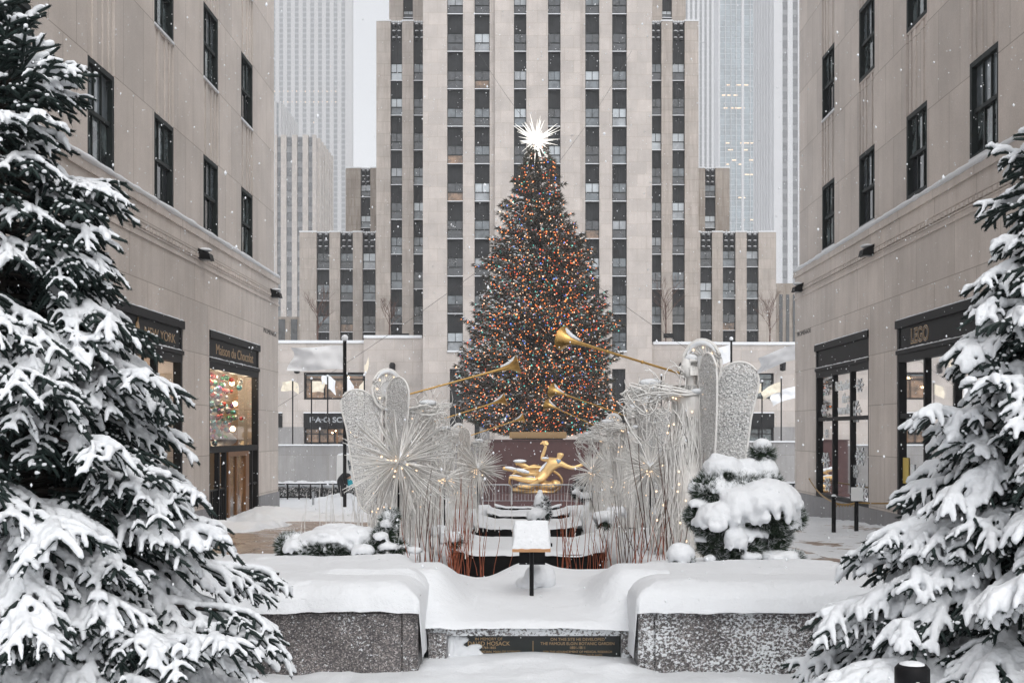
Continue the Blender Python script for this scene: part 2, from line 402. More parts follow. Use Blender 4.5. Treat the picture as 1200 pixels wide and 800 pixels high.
def pathmask(X, Y):
    n = fbm(X*1.3, Y*0.9, 3, 4)*2.4
    m = np.minimum.reduce([(X+8.75)*1.5, (-2.4-X)*1.5, (Y-15.0)*0.6, (35.4-Y)*0.8])
    patch = np.minimum.reduce([(-6.7-X)*1.2, (Y-28.3)*0.9, (33.2-Y)*0.9]) + n*0.5
    p2 = np.minimum.reduce([(X+6.6)*1.0, (-3.7-X)*1.0, (Y-15.5)*0.7, (19.6-Y)*0.7]) + n*0.6
    m = m + n
    m = np.minimum(m, -patch*1.2); m = np.minimum(m, -p2*1.2)
    strip = np.minimum.reduce([(X-4.55)*4, (4.95-X)*4, (Y-15)*0.5, (24-Y)*0.5]) + n*0.8
    return np.maximum(np.clip(m, -1, 1), np.clip(strip-0.15, -1, 0.3))
def snow_z(X, Y):
    base = g(Y)
    h = 0.03 + 0.10*fbm(X*0.7, Y*0.55, 11, 4) + 0.035*fbm(X*4, Y*4, 12, 3)
    # trodden, chopped snow towards the door and over the right-hand walk
    h += 0.10*np.clip(fbm(X*2.2, Y*2.2, 17, 3), 0, 1)*(np.abs(X) > 3)
    h += 0.16*np.clip(fbm(X*1.6+9, Y*1.3, 18, 4)-.03, 0, 1)*(Y > 35)
    # ploughed ridges along the left shopfront
    ridge = np.exp(-((X+8.1)/0.8)**2)*0.22*(1+1.2*fbm(X*3, Y*2.5, 21, 3))*(Y > 35.2)
    ridge2 = np.exp(-((Y-37.3)/1.1)**2)*0.15*(X < -3)*(1+1.5*fbm(X*3, Y*3, 22, 3))
    ridge3 = np.exp(-((Y-30.8)/1.5)**2)*0.15*(X < -6.4)*(1+1.5*fbm(X*3, Y*3, 23, 3))
    h = h + ridge + ridge2 + ridge3
    m = pathmask(X, Y)
    h = h - np.clip(m*0.35 + 0.0, 0, 0.3)
    # drift banked against the planter fronts
    k = np.exp(-((Y-8.25)/0.55)**2)
    h = h + k*(0.01 + 0.05*fbm(X*2, Y, 31, 3)) * (np.abs(X) < 3.2)
    rec = np.clip(1-np.abs(X-0.02)/0.85, 0, 1)**0.5
    h = h + np.exp(-((Y-8.3)/0.5)**2)*0.03*rec
    h = h + (.055*fbm(X*5, Y*4, 19, 4)+.10*np.clip(fbm(X*2.6, Y*2.2, 24, 2)-.08, 0, 1))*(Y < 8.2) + .03*fbm(X*9, Y*7, 25, 3)*(np.abs(X) > 3)
    h = h - 1.5*((np.abs(X) < 2.5) & (Y > 8.9))
    return base + h
xs = np.concatenate([np.arange(-9.3, -3, 0.07), np.arange(-3, 3, 0.045), np.arange(3, 9.9, 0.07)])
ys = np.concatenate([np.arange(-6, 4, 0.25), np.arange(4, 9.5, 0.04), np.arange(9.5, 20, 0.07), np.arange(20, 42.6, 0.10), np.arange(42.6, 53.01, 0.2)])
tag(link('ground', grid_mesh('ground', xs, ys, snow_z, [M['snow']])), kind='structure')
ys2 = np.arange(14, 37.01, 0.5)
for xa, xb in ((-8.84, -2.6), (2.6, 9.4)): tag(link('path', grid_mesh('path', np.linspace(xa, xb, 14), ys2, lambda X, Y: g(Y)+0.012, [M['brick']])), kind='structure')
# street level around the promenade's end, pit of the rink, upper plaza and the far ground
b = MB()
b.box(-90, -9.3, 42.6, 53, -1.9, -1.27); b.box(9.88, 90, 42.6, 53, -1.9, -1.27)
tag(b.build('terrace', M['snow_far']), kind='structure')
b = MB(); b.box(-90, 90, 88.6, 170, -7.0, 0.0)
tag(b.build('plaza', M['snow_far']), kind='structure')
xs = np.linspace(-1400, 1400, 60); ys = np.linspace(-380, 2250, 60)
tag(link('far_ground', grid_mesh('far_ground', xs, ys, lambda X, Y: X*0-6.4, [M['snow_far']])), kind='structure')
b = MB(); b.box(-60, 60, 53.2, 88.0, -6.38, -6.0)
tag(b.build('ice_rink', M['snow_far']), kind='structure')

# ================================================================ side buildings
def side_building(side):
    L = side < 0
    X0 = -8.85 if L else 9.45; o = side                  # o = outward direction, away from the promenade
    XU = X0 + o*0.15
    ZC = 7.12 if L else 7.33; ZW = 7.24 if L else 7.52
    YE = 42.3; TOP = 24.5; YB = 2.0
    name = 'stone_building'
    root = empty(name, (0, 0, 0))
    tag(root, 'limestone building on the %s, %s' % (('left', 'with bronze shop door and coloured balls in its window') if L else
        ('right', 'with white snowflakes stuck on its tall shop window')), 'building', 'limestone buildings flanking the promenade')
    bays = [38.25, 33.9, 29.55, 25.2, 20.85, 16.5, 12.15, 7.8]
    HW = 0.8; FH = 4.24; WH = 2.12
    rows = [ZW + FH*k for k in range(4)]
    # upper wall
    mb = MB(); edges = [YE] + [v for c in bays for v in (c+HW, c-HW)] + [YB]
    for i in range(0, len(edges), 2):
        mb.box(XU, XU+o*0.6, edges[i+1], edges[i], ZC-0.05, TOP)
    mb.box(XU+o*0.5, XU+o*11, YB, YE-0.02, ZC-0.04, TOP-0.02)
    for c in bays:
        zs = [ZC-0.05] + [z for r in rows for z in (r, r+WH)] + [TOP]
        for i in range(0, len(zs), 2):
            if zs[i+1]-zs[i] < 0.02: continue
            mb.box(XU+o*0.07, XU+o*0.58, c-HW, c+HW, zs[i], zs[i+1])
            if i > 0:
                for dy, wd in ((-0.62, 0.07), (-0.30, 0.10), (0.30, 0.10), (0.62, 0.07)):
                    mb.box(XU+o*0.035, XU+o*0.09, c+dy-wd, c+dy+wd, zs[i]+0.03, zs[i+1]-0.002)
                mb.box(XU+o*0.02, XU+o*0.1, c-HW+0.001, c+HW-0.001, zs[i+1]-0.05, zs[i+1]+0.0) if i+2 < len(zs) else None
    wall = mb.build('upper_wall', M['stone_side'], root)
    # base storeys with openings
    ops = [(33.15, 39.3), (24.6, 30.65), (15.9, 22.1), (7.2, 13.4)]
    mb = MB(); e = [YE] + [v for a, b_ in ops for v in (b_, a)] + [YB]
    ZB = -0.45; ZT = 4.5
    for i in range(0, len(e), 2): mb.box(X0, X0+o*0.7, e[i+1], e[i], ZB, ZC-0.25)
    for a, b_ in ops: mb.box(X0+o*0.002, X0+o*0.7, a, b_, ZT, ZC-0.25)
    mb.box(X0+o*0.65, X0+o*11, YE-1.0, YE-0.03, -1.6, ZC-0.25)
    mb.box(X0-o*0.03, X0+o*0.2, YB, YE+0.03, ZC-1.02, ZC-0.96)
    mb.build('base_wall', M['stone_base'], root)
    mb = MB()
    for i in range(0, len(e), 2): mb.box(X0-o*0.04, X0+o*0.68, e[i+1], e[i]+(0.04 if i == 0 else 0), -1.7, ZB-0.003)
    if not L:
        for a, b_ in ops: mb.box(X0-o*0.035, X0+o*0.66, a, b_, -1.7, ZB-0.005)
    mb.build('plinth', M['plinth'], root)
    # cornice with a little carved band
    mb = MB()
    mb.box(X0-o*0.05, X0+o*0.6, YB, YE+0.06, ZC-0.25, ZC-0.02)
    y = YB+0.2
    while y < YE-0.1:
        mb.box(X0-o*0.035, X0+o*0.02, y, y+0.17, ZC-0.80, ZC-0.70); y += 0.26
    mb.box(X0-o*0.02, X0+o*0.02, YB, YE+0.02, ZC-0.86, ZC-0.83); mb.box(X0-o*0.02, X0+o*0.02, YB, YE+0.02, ZC-0.67, ZC-0.64)
    mb.build('cornice', M['stone_base'], root)
    mb = MB(); pts = []
    y = YB
    while y <= YE:
        pts.append((X0-o*0.03, y, ZC-0.0)); y += 0.3
    mb.tube(pts, [0.075*random.uniform(0.75, 1.2) for _ in pts], 8)
    sn = mb.build('ledge_snow', M['snow'], root)
    # windows
    proto = None
    for bi, c in enumerate(bays):
        for ri, r in enumerate(rows):
            if proto is None or True:
                xg = XU + o*0.15
                if proto is None:
                    f = MB(); y0, y1 = -HW, HW
                    fx0, fx1 = -o*0.14, o*0.06
                    f.box(fx0, fx1, y0, y0+0.11, 0, WH); f.box(fx0, fx1, y1-0.11, y1, 0, WH)
                    f.box(fx0, fx1, y0+0.11, y1-0.11, WH-0.11, WH); f.box(fx0, fx1, y0+0.11, y1-0.11, 0, 0.1)
                    f.box(-o*0.09, o*0.05, y0+0.11, y1-0.11, WH/2-0.045, WH/2+0.045)
                    for q in (-1, 1):
                        f.box(-o*0.075, o*0.0, q*0.23-0.022, q*0.23+0.022, WH/2+0.045, WH-0.11)
                        f.box(-o*0.04, o*0.0, q*0.23-0.022, q*0.23+0.022, 0.1, WH/2-0.045)
                    fm = f.mesh('window_frame', M['winframe'])
                    pms = []
                    for k, (mu, ml) in enumerate((('pane_street', 'pane_street'), ('pane_mid', 'pane_street'), ('pane_street', 'pane_dark'), ('pane_mid', 'pane_dark'))):
                        p_ = MB(); p_.quad((-o*0.03, y0+.1, WH/2), (-o*0.03, y1-.1, WH/2), (-o*0.03, y1-.1, WH-.1), (-o*0.03, y0+.1, WH-.1), 0)
                        p_.quad((-o*0.01, y0+.1, 0.09), (-o*0.01, y1-.1, 0.09), (-o*0.01, y1-.1, WH/2), (-o*0.01, y0+.1, WH/2), 1)
                        pms.append(p_.mesh('pane', [M[mu], M[ml]]))
                    proto = 1
                wo = link('window', fm, root, (xg, c, r))
                link('pane', pms[(bi*3+ri*2) % 4], wo)
                if random.random() < 0.8:
                    s_ = MB(); s_.box(-o*0.17, -o*0.1, -HW, HW, -0.015, 0.04); s_.build('snow', M['snow'], wo)
    # engraved street name near the corner
    text('inscription', 'PROMENADE', 0.22, M['louver'], root, (X0-o*0.004, YE-1.35 if L else YE-1.35, 5.05), (R(90), 0, R(90) if L else R(-90)), sx=1.6)
    return root, X0, o, ops
LB, LX, lo, LOPS = side_building(-1)
RB, RX, ro, ROPS = side_building(1)

def shopfront(root, X0, o, a, b_, door, sign=None, cols=3, interior='interior', zbot=-0.45):
    """black metal shopfront filling one opening"""
    sf = empty('shopfront'); sf.parent = root
    ZT = 4.5; zb = zbot if not door else -1.35
    f = MB(); x0, x1 = X0+o*0.02, X0+o*0.22
    f.box(x0, x1, a, a+0.14, zb, ZT); f.box(x0, x1, b_-0.14, b_, zb, ZT)
    f.box(X0-o*0.05, x1, a, b_, ZT-0.22, ZT-0.02)
    f.box(X0+o*0.05, x1, a+.14, b_-.14, 3.72, ZT-0.22)
    f.box(X0-o*0.03, x1, a+.0, b_-.0, 3.62, 3.72)
    f.box(X0+o*0.02, x1, a+.14, b_-.14, 3.42, 3.62)
    n = cols
    if door:
        f.box(x0, x1, a+.14, b_-.14, 1.06, 1.24)
    else:
        f.box(x0, x1, a+.14, b_-.14, zb, zb+0.12)
        wd = (b_-a)/n
        for k in range(1, n): f.box(x0+o*.02, x1-o*.02, a+k*wd-.06, a+k*wd+.06, zb+.12, 3.42)
        f.box(x0+o*.03, x1-o*.03, a+.14, b_-.14, 2.0, 2.12)
    fr = f.build('frame', M['black'], sf)
    s_ = MB()
    for zz, dx in ((ZT-0.02, 0.05), (3.72, 0.02)):
        pts = []; y = a+.05
        while y < b_-.05: pts.append((X0-o*(dx-0.03), y, zz+.012)); y += .12
        s_.tube(pts, [random.uniform(.012, .036) for _ in pts], 6)
    s_.build('snow', M['snow'], fr)
    gl = MB(); xg = X0+o*0.12
    gl.quad((xg, a+.1, 1.15 if door else zb+.1), (xg, b_-.1, 1.15 if door else zb+.1), (xg, b_-.1, 3.5), (xg, a+.1, 3.5))
    if door: gl.quad((xg+o*.01, a+.1, zb), (xg+o*.01, b_-.1, zb), (xg+o*.01, b_-.1, 1.1), (xg+o*.01, a+.1, 1.1))
    gl.build('glass', M['shopglass'], sf)
    it = MB(); xb = X0+o*(1.3 if door else 2.2)
    it.quad((xb, a, zb-.2), (xb, b_, zb-.2), (xb, b_, ZT), (xb, a, ZT))
    it.quad((X0+o*.3, a-.01, zb-.2), (xb, a-.01, zb-.2), (xb, a-.01, ZT), (X0+o*.3, a-.01, ZT))
    it.quad((X0+o*.3, b_+.01, zb-.2), (xb, b_+.01, zb-.2), (xb, b_+.01, ZT), (X0+o*.3, b_+.01, ZT))
    it.quad((X0+o*.3, a, 3.55), (xb, a, 3.55), (xb, b_, 3.55), (X0+o*.3, b_, 3.55))
    it.quad((X0+o*.3, a, zb-.05), (xb, a, zb-.05), (xb, b_, zb-.05), (X0+o*.3, b_, zb-.05))
    it.build('display_room', M[interior], sf)
    return sf

# left: doorway shop with hanging balls
a, b_ = LOPS[0]
sf = shopfront(LB, LX, lo, a, b_, True)
dm = MB()
xq = LX - 0.02*lo
# lower glazed screen and the bronze door standing in it
dr = MB(); dr.box(xq, xq+lo*0.18, 35.2, 35.42, -1.2, 1.06); dr.box(xq, xq+lo*0.18, 37.35, 37.8, -1.25, 1.06)
dr.box(xq, xq+lo*.16, 35.42, 37.35, -1.25, -0.95); dr.box(xq, xq+lo*.16, 35.42, 37.35, 0.92, 1.06); dr.box(xq+lo*.03, xq+lo*.12, 36.3, 36.42, -0.95, .92)
dro = dr.build('door', M['bronze'], sf)
dg = MB(); dg.quad((xq+lo*.08, 35.42, -.95), (xq+lo*.08, 37.35, -.95), (xq+lo*.08, 37.35, .92), (xq+lo*.08, 35.42, .92)); dg.build('pane', M['pane_warm'], dro)
fr2 = MB()
for yy in (34.2, 34.95, 38.3): fr2.box(xq+lo*.02, xq+lo*.16, yy, yy+.09, -1.3, 1.06)
for k in range(8): fr2.box(xq+lo*.06, xq+lo*.1, 33.4+k*.2, 33.43+k*.2, -1.2, 0.0)
fr2.box(xq+lo*.05, xq+lo*.11, 33.3, 35.1, -.02, .03); fr2.box(xq+lo*.05, xq+lo*.11, 37.9, 39.1, -.02, .03)
fr2.build('door_screen', M['black'], sf)
text('lettering', 'Maison du Chocolat', 0.42, M['gild_text'], sf, (LX+lo*0.045, (a+b_)/2+.1, 4.0), (R(90), 0, R(90)), sx=1.35)
lm = MB()
for yy, zz in ((37.9, 3.2), (38.3, 2.55), (38.0, 1.75), (34.0, 3.1)): lm.ball((LX+lo*0.55, yy, zz), 0.085)
lm.build('lamp', M['lamp_warm'], sf)
lm = MB(); lm.ball((LX+lo*0.7, 37.6, 1.42), .34, .5, .2, jit=.15); lm.ball((LX+lo*0.7, 36.6, 1.38), .3, .4, .16, jit=.15); lm.build('display_snow', M['snow'], sf)
# the hanging balls are things of their own
BALLC = [('red', (0.62, 0.05, 0.03)), ('silver', (0.75, 0.77, 0.8)), ('green', (0.10, 0.42, 0.20)), ('turquoise', (0.16, 0.50, 0.60)), ('purple', (0.32, 0.10, 0.42)), ('gold', (0.5, 0.28, 0.1))]
ballm = []
for nm, c in BALLC:
    bm_ = MB(); bm_.ball((0, 0, 0), .085, nu=10, nv=7)
    ballm.append(bm_.mesh('hanging_ball', simple('ball_'+nm, c, .18, .6, .1, 4)))
random.seed(5)
for i in range(280):
    yy = random.uniform(a+.3, b_-.9) ; zz = random.uniform(1.35, 3.4)
    zz = 1.5 + round((zz-1.5)/.2)*.2 + random.uniform(-.05, .05)
    if random.random() < .2: yy = random.gauss(36.2, .8)
    if i % 3 == 0: yy = a+.3+2.6*random.random()
    yy = min(max(yy, a+.28), b_-.4)
    k = random.choice([0, 0, 1, 1, 1, 2, 2, 3, 3, 4])
    ob = link('hanging_ball', ballm[k], None, (LX+lo*random.uniform(.35, .95), yy, zz))
    s_ = random.uniform(.7, 1.15); ob.scale = (s_, s_, s_)
    tag(ob, 'shiny %s ball hanging in the shop window over the bronze door' % BALLC[k][0], 'ball', 'coloured balls hanging in the shop window')
# left: second shop (mostly behind the fir)
a, b_ = LOPS[1]
sf = shopfront(LB, LX, lo, a, b_, False, cols=3, interior='interior', zbot=-.5)
text('lettering', 'NEW YORK', 0.32, M['gild_text'], sf, (LX+lo*0.045, 28.9, 3.98), (R(90), 0, R(90)), sx=1.45)
e_ = MB(); e_.ball((LX+lo*.03, 27.15, 3.98), .03, .13, .2); e_.tube([(LX+lo*.03, 27.15, 4.15), (LX+lo*.03, 27.2, 4.26)], .02); e_.build('emblem', M['gild_text'], sf)
text('lettering', 'le', 0.5, M['gild_text'], sf, (LX+lo*0.045, 26.5, 4.0), (R(90), 0, R(90)))
lm = MB()
for yy, zz in ((29.3, 3.0), (29.0, 1.3), (27.0, 3.1)): lm.ball((LX+lo*0.6, yy, zz), 0.07)
lm.build('lamp', M['lamp_warm'], sf)
for a, b_ in LOPS[2:]: shopfront(LB, LX, lo, a, b_, False, interior='interior_grey', zbot=-.5)
for i in range(60):
    k = random.choice([0, 0, 1, 2, 3, 5])
    ob = link('hanging_ball', ballm[k], None, (LX+lo*random.uniform(.4, .9), random.gauss(28.2, .9), random.gauss(1.9, .5)))
    tag(ob, 'shiny %s ball hanging in the shop window next to the left fir tree' % BALLC[k][0], 'ball', 'coloured balls in the window beside the left fir')

# right: tall window with snowflakes
a, b_ = ROPS[0]
sf = shopfront(RB, RX, ro, a, b_, False, cols=3, interior='interior_grey')
xg = RX + ro*0.105
for s_, yy, zz in (('Rebuild', 36.35, 3.05), ('the', 36.0, 2.66), ('world', 36.15, 2.32)):
    text('window_lettering', s_, 0.40, M['decal'], sf, (xg, yy, zz), (R(90), 0, R(-90)), sx=1.5, weight=.012)
def flake(mb, y, z, r, x):
    for k in range(6):
        q = k*math.pi/3; c_, s_ = math.cos(q), math.sin(q)
        def pt(u, v): return (x, y+(u*c_-v*s_)*1.5, z+(u*s_+v*c_)*.8)
        w_ = r*.11
        mb.add([pt(0, -w_), pt(r, -w_), pt(r, w_), pt(0, w_), pt(0, -w_)], [(0, 1, 2, 3)])
        for sg in (-1, 1):
            mb.add([pt(r*.45, 0), pt(r*.55, 0), pt(r*.85, sg*r*.32), pt(r*.75, sg*r*.36)], [(0, 1, 2, 3)])
fl = [(38.3, 3.0, .26), (38.6, 2.35, .26), (38.3, 1.6, .2), (38.4, .75, .34), (38.2, -.02, .3), (34.5, 3.0, .28), (35.0, 2.25, .44), (34.4, .95, .36), (35.0, .5, .26), (34.3, -.1, .4)]
for y_, z_, r_ in fl:
    mb = MB(); flake(mb, y_, z_, r_, xg); mb.build('snowflake_decal', M['decal'], sf)
lm = MB()
for yy, zz in ((35.3, 3.2), (37.0, 3.25), (38.3, 3.2), (36.0, 2.9)): lm.box(RX+ro*1.2, RX+ro*1.25, yy, yy+.35, zz, zz+.035)
lm.build('lamp', M['lamp_warm'], sf)
mb = MB()
for k in range(5):
    pts = [(RX+ro*(1.0+.1*k), 34.0+j*.5, .35+k*.45+.18*math.sin(j*.9+k)+.3*(j/8)) for j in range(9)]
    mb.tube(pts, .05)
mb.box(RX+ro*.6, RX+ro*1.8, 33.6, 39.0, -.45, -.1)
mb.build('display_snow', M['snow'], sf)
mb = MB(); mb.box(RX+ro*1.1, RX+ro*1.7, 33.5, 35.2, .4, 3.4); mb.build('display_stand', M['black'], sf)
# right: brick-toy shop
a, b_ = ROPS[1]
sf = shopfront(RB, RX, ro, a, b_, False, cols=3, interior='interior_teal')
lg = text('lettering', 'LEGO', 0.50, M['gild_text'], sf, (RX+ro*0.045, 29.0, 4.0), (R(90), 0, R(-90)), sx=1.05, weight=.02)
lg2 = text('lettering', 'LEGO', 0.50, M['plaque'], sf, (RX+ro*0.038, 29.0, 4.0), (R(90), 0, R(-90)), sx=1.05, weight=-.008)
mb = MB()
for k in range(6):
    mb.box(RX+ro*1.2, RX+ro*1.8, 25.0, 30.3, .0+k*.55, .05+k*.55)
mb.build('shelf', M['black'], sf)
for (y0, y1, z0, z1, m_) in ((28.2, 28.9, 2.0, 2.7, 'yellow'), (27.0, 28.0, 1.4, 2.4, 'teal'), (26.0, 26.8, 1.9, 2.5, 'yellow'), (29.2, 29.9, 1.2, 1.7, 'paper')):
    mb = MB(); mb.box(RX+ro*.9, RX+ro*1.1, y0, y1, z0, z1); mb.build('display_box', M[m_], sf)
mb = MB(); mb.box(RX+ro*.10, RX+ro*.108, 30.0, 30.45, .35, 1.0); mb.build('poster', M['yellow'], sf)
mb = MB(); mb.box(RX+ro*.10, RX+ro*.108, 29.55, 29.8, .3, .85); mb.build('notice', M['decal'], sf)
for a, b_ in ROPS[2:]: shopfront(RB, RX, ro, a, b_, False, interior='interior_grey')
# wall floodlights with snow on their hoods
def point(loc, w_, col=(1, .78, .55), r=.25):
    l_ = bpy.data.lights.new('shop_light', 'POINT'); l_.energy = w_; l_.color = col; l_.shadow_soft_size = r
    o_ = bpy.data.objects.new('shop_light', l_); COL.objects.link(o_); o_.location = loc
for yy in (34.0, 35.4, 36.8, 38.4): point((LX+lo*.40, yy, 3.3), 30)
point((LX+lo*.8, 36.3, .6), 18)
point((LX+lo*1.5, 29.0, 3.0), 60)
point((RX+ro*1.3, 36.4, 3.2), 14, (1, .9, .8))
point((RX+ro*1.5, 29.0, 3.1), 30, (1, .95, .85))
def wall_lamp(X0, o, y, z, label):
    r_ = empty('wall_lamp', (X0, y, z)); tag(r_, label, 'wall lamp', 'floodlights on the limestone bases')
    h = MB(); p = -o
    h.add([(0, -.2, -.12), (p*.34, -.2, -.15), (p*.30, -.2, .02), (0, -.2, .16), (0, .2, -.12), (p*.34, .2, -.15), (p*.30, .2, .02), (0, .2, .16)],
          [(0, 1, 2, 3), (7, 6, 5, 4), (0, 4, 5, 1), (1, 5, 6, 2), (2, 6, 7, 3), (3, 7, 4, 0)])
    h.build('housing', M['black'], r_)
    s_ = MB(); s_.ball((p*.15, 0, .13), .17, .2, .055, jit=.08); s_.build('snow', M['snow'], r_)
    l_ = MB(); l_.box(p*.05, p*.29, -.16, .16, -.165, -.14); l_.build('lens', M['pane_mid'], r_)
wall_lamp(LX, lo, 32.2, 6.42, 'black hooded wall lamp on the left building nearer the fir tree')
wall_lamp(LX, lo, 41.2, 6.42, 'black hooded wall lamp at the far corner of the left building')
wall_lamp(RX, ro, 32.8, 6.62, 'snow topped wall lamp on the right building, the larger and nearer one')
wall_lamp(RX, ro, 41.2, 6.62, 'snow topped wall lamp at the far corner of the right building')
# ================================================================ the tall tower across the plaza
tower = empty('limestone_tower', (PX(630, 125), 125, 0))
tag(tower, 'wide limestone office tower rising straight behind the lit Christmas tree', 'building')
TX, TY = PX(630, 125), 125.0
NWIN = [0]; stuffwin = MB(); winlist = []
wm = {}
def win_meshes(wd, ht, key):
    if key in wm: return wm[key]
    f = MB(); h = wd/2; t_ = .07
    f.box(-h, -h+t_, -.06, .02, 0, ht); f.box(h-t_, h, -.06, .02, 0, ht)
    f.box(-h+t_, h-t_, -.06, .02, ht-t_, ht); f.box(-h+t_, h-t_, -.06, .02, 0, t_)
    f.box(-h+t_, h-t_, -.05, .02, ht*.5-.04, ht*.5+.04); f.box(-.03, .03, -.04, .02, ht*.5+.04, ht-t_)
    fm = f.mesh('window_frame', M['winframe'])
    pv_ = []
    for mu, ml in (('pane_blind', 'pane_pale'), ('pane_blind', 'pane_mid'), ('pane_mid', 'pane_dark'), ('pane_dark', 'pane_dark'),
                   ('pane_pale', 'pane_dark'), ('pane_dark', 'pane_warm'), ('pane_blind', 'pane_blind'), ('pane_mid', 'pane_mid')):
        p_ = MB(); p_.quad((-h+.03, 0, ht*.5), (h-.03, 0, ht*.5), (h-.03, 0, ht-.03), (-h+.03, 0, ht-.03), 0)
        p_.quad((-h+.03, .02, .03), (h-.03, .02, .03), (h-.03, .02, ht*.5), (-h+.03, .02, ht*.5), 1)
        pv_.append(p_.mesh('pane', [M[mu], M[ml]]))
    sm = MB(); sm.box(-h-.02, h+.02, -.30, 0.02, -.07, 0.0, 0); sm.box(-h-.01, h+.01, -.32, -.02, 0.001, .075, 1)
    wm[key] = (fm, pv_, sm.mesh('sill', [M['spandrel'], M['snow_far']])); return wm[key]
random.seed(21)
def mass(root, Y, x0, x1, ytop, cols, sill0, pitch, nrows, wh, depth, stone_='stone_front', crown=False, zbase=0.0, extra_top=0.0, fancy=True, single=True, yoff=0):
    """a slab of masonry with recessed window strips. pixel columns at distance Y; sill0/pitch/wh in pixels"""
    rx, ry = root.location.x, root.location.y
    s = Y/F; X = lambda px: PX(px, Y)-rx
    y0 = Y-ry; ztop = PZ(ytop, Y)+extra_top
    piers = MB(); e = [x0] + [v for c in cols for v in c] + [x1]
    for i in range(0, len(e), 2):
        if e[i+1]-e[i] < .3: continue
        piers.box(X(e[i]), X(e[i+1]), y0, y0+1.2, zbase, ztop)
    piers.box(X(x0)+.01, X(x1)-.01, y0+1.0, y0+depth, zbase, ztop-.4)
    piers.build('wall', M[stone_], root)
    sn = MB()
    for i in range(0, len(e), 2):
        if e[i+1]-e[i] < .3: continue
        sn.box(X(e[i])-.04, X(e[i+1])+.04, y0-.05, y0+1.25, ztop+.002, ztop+.16)
    if not extra_top: sn.build('roof_snow', M['snow_far'], root)
    for ci, (a, b_) in enumerate(cols):
        sp = MB(); xa, xb = X(a), X(b_); wd = xb-xa; zl = zbase
        rows = [PZ(sill0+pitch*k, Y) for k in range(nrows)]
        sp.box(xa+.002, xb-.002, y0+.56, y0+.95, zbase, ztop-.05)
        for r_ in range(5):
            cx = xa+wd*(r_+.5)/5
            sp.box(cx-wd*.05, cx+wd*.05, y0+.455, y0+.57, zbase, ztop-.06)
        if crown:
            for r_ in (.27, .73):
                for kk in range(3): sp.ball((xa+wd*r_, y0+.35, ztop-.4-kk*.75), wd*.17, .25, .22, 8, 5)
        sp.build('spandrel', M['spandrel'], root)
        if crown:
            c_ = MB()
            for kk in range(5): c_.ball((xa+wd*(kk+.5)/5, y0+.35, ztop+.02), wd*.12, .3, .13, 8, 5)
            for r_ in (.27, .73):
                for kk in range(3): c_.ball((xa+wd*r_, y0+.26, ztop-.24-kk*.75), wd*.15, .2, .07, 8, 5)
            c_.build('crown_snow', M['snow_far'], root)
        for k, z in enumerate(rows):
            winlist.append((root, (xa+xb)/2, y0+.42, z, round(wd, 1), round(wh*s, 2), random.choices(range(8), [1.8, 1.8, 3.4, 7, 2, .8, .7, 3])[0]))
ST = 70.0   # the tower goes on well above the picture
mass(tower, 125, 495.6, 580, 0, [(524, 542.5), (556, 573.8)], 60.5-88, 43.9, 11, 22.5, 25, extra_top=ST)
mass(tower, 125, 680, 764, 0, [(685.9, 702.4), (717.4, 734.6)], 60.5-88, 43.9, 11, 22.5, 25, extra_top=ST)
mass(tower, 124.4, 580, 680, 0, [(602.2, 616.8), (642.2, 656.9)], 60.5-88, 43.9, 11, 22.5, 25, extra_top=ST)
mass(tower, 134, 441, 500, 25, [(457.6, 471.2), (484.4, 498.0)], 94.5, 40.7, 8, 21, 30, 'stone_wing', crown=True)
mass(tower, 134, 760, 818.6, 25, [(762, 775.2), (788, 802.5)], 94.5, 40.7, 8, 21, 30, 'stone_wing', crown=True)
mass(tower, 145, 456, 500, 0, [(472.4, 483.8)], 21, 38, 3, 9.5, 30, 'stone_wing', extra_top=50)
mass(tower, 145, 760, 803.6, 0, [(776, 787.5)], 21, 38, 3, 9.5, 30, 'stone_wing', extra_top=50)
mass(tower, 150, 351, 446, 272, [(371, 386), (398.5, 413.5), (424.7, 440)], 315.5, 36.8, 3, 19.5, 20, 'stone_wing', crown=True)
mass(tower, 150, 815, 909.5, 272, [(820.7, 834.6), (847, 862), (875, 889)], 312.8, 37.2, 3, 19.5, 20, 'stone_wing', crown=True)
mass(tower, 157, 405, 450, 197, [(422.6, 434)], 231, 36, 2, 15, 20, 'stone_dirty', crown=True)
mass(tower, 157, 812, 855, 197, [(826.3, 838.5)], 231, 36, 2, 15, 20, 'stone_dirty', crown=True)
def dist_key(w_): return (0 if 130 < 0 else 0, -w_[3] if w_[3] > 60 else 0)
vis = [w_ for w_ in winlist if w_[3] < 46.5]
cen = PX(630, 125)
# the hundred that show largest: nearest walls first, those hidden by the tree or above the picture last
def rank(w_):
    z, x = w_[3], w_[1]
    hidden = abs(x) < (24-z)*0.28 and z < 22
    return (1 if hidden or z > 45.5 else 0, w_[2])
winlist.sort(key=rank)
for i, (root, x, y, z, wd, ht, v) in enumerate(winlist):
    fm, pv_, sm = win_meshes(wd, ht, (wd, ht))
    if i < 100:
        wo = link('window', fm, root, (x, y, z)); link('pane', pv_[v], wo); link('sill', sm, wo)
    else:
        stuffwin_list = globals().setdefault('SWL', []); stuffwin_list.append((x, y, z, fm, pv_[v], sm))
bmx = bmesh.new(); mats_ = []
for (x, y, z, *mes) in SWL:
    for me in mes:
        n0 = len(bmx.faces); v0 = len(bmx.verts)
        bmx.from_mesh(me); bmx.verts.ensure_lookup_table(); bmx.faces.ensure_lookup_table()
        bmesh.ops.translate(bmx, verts=bmx.verts[v0:], vec=(x, y, z))
        for f_ in bmx.faces[n0:]:
            m_ = me.materials[f_.material_index]
            if m_ not in mats_: mats_.append(m_)
            f_.material_index = mats_.index(m_)
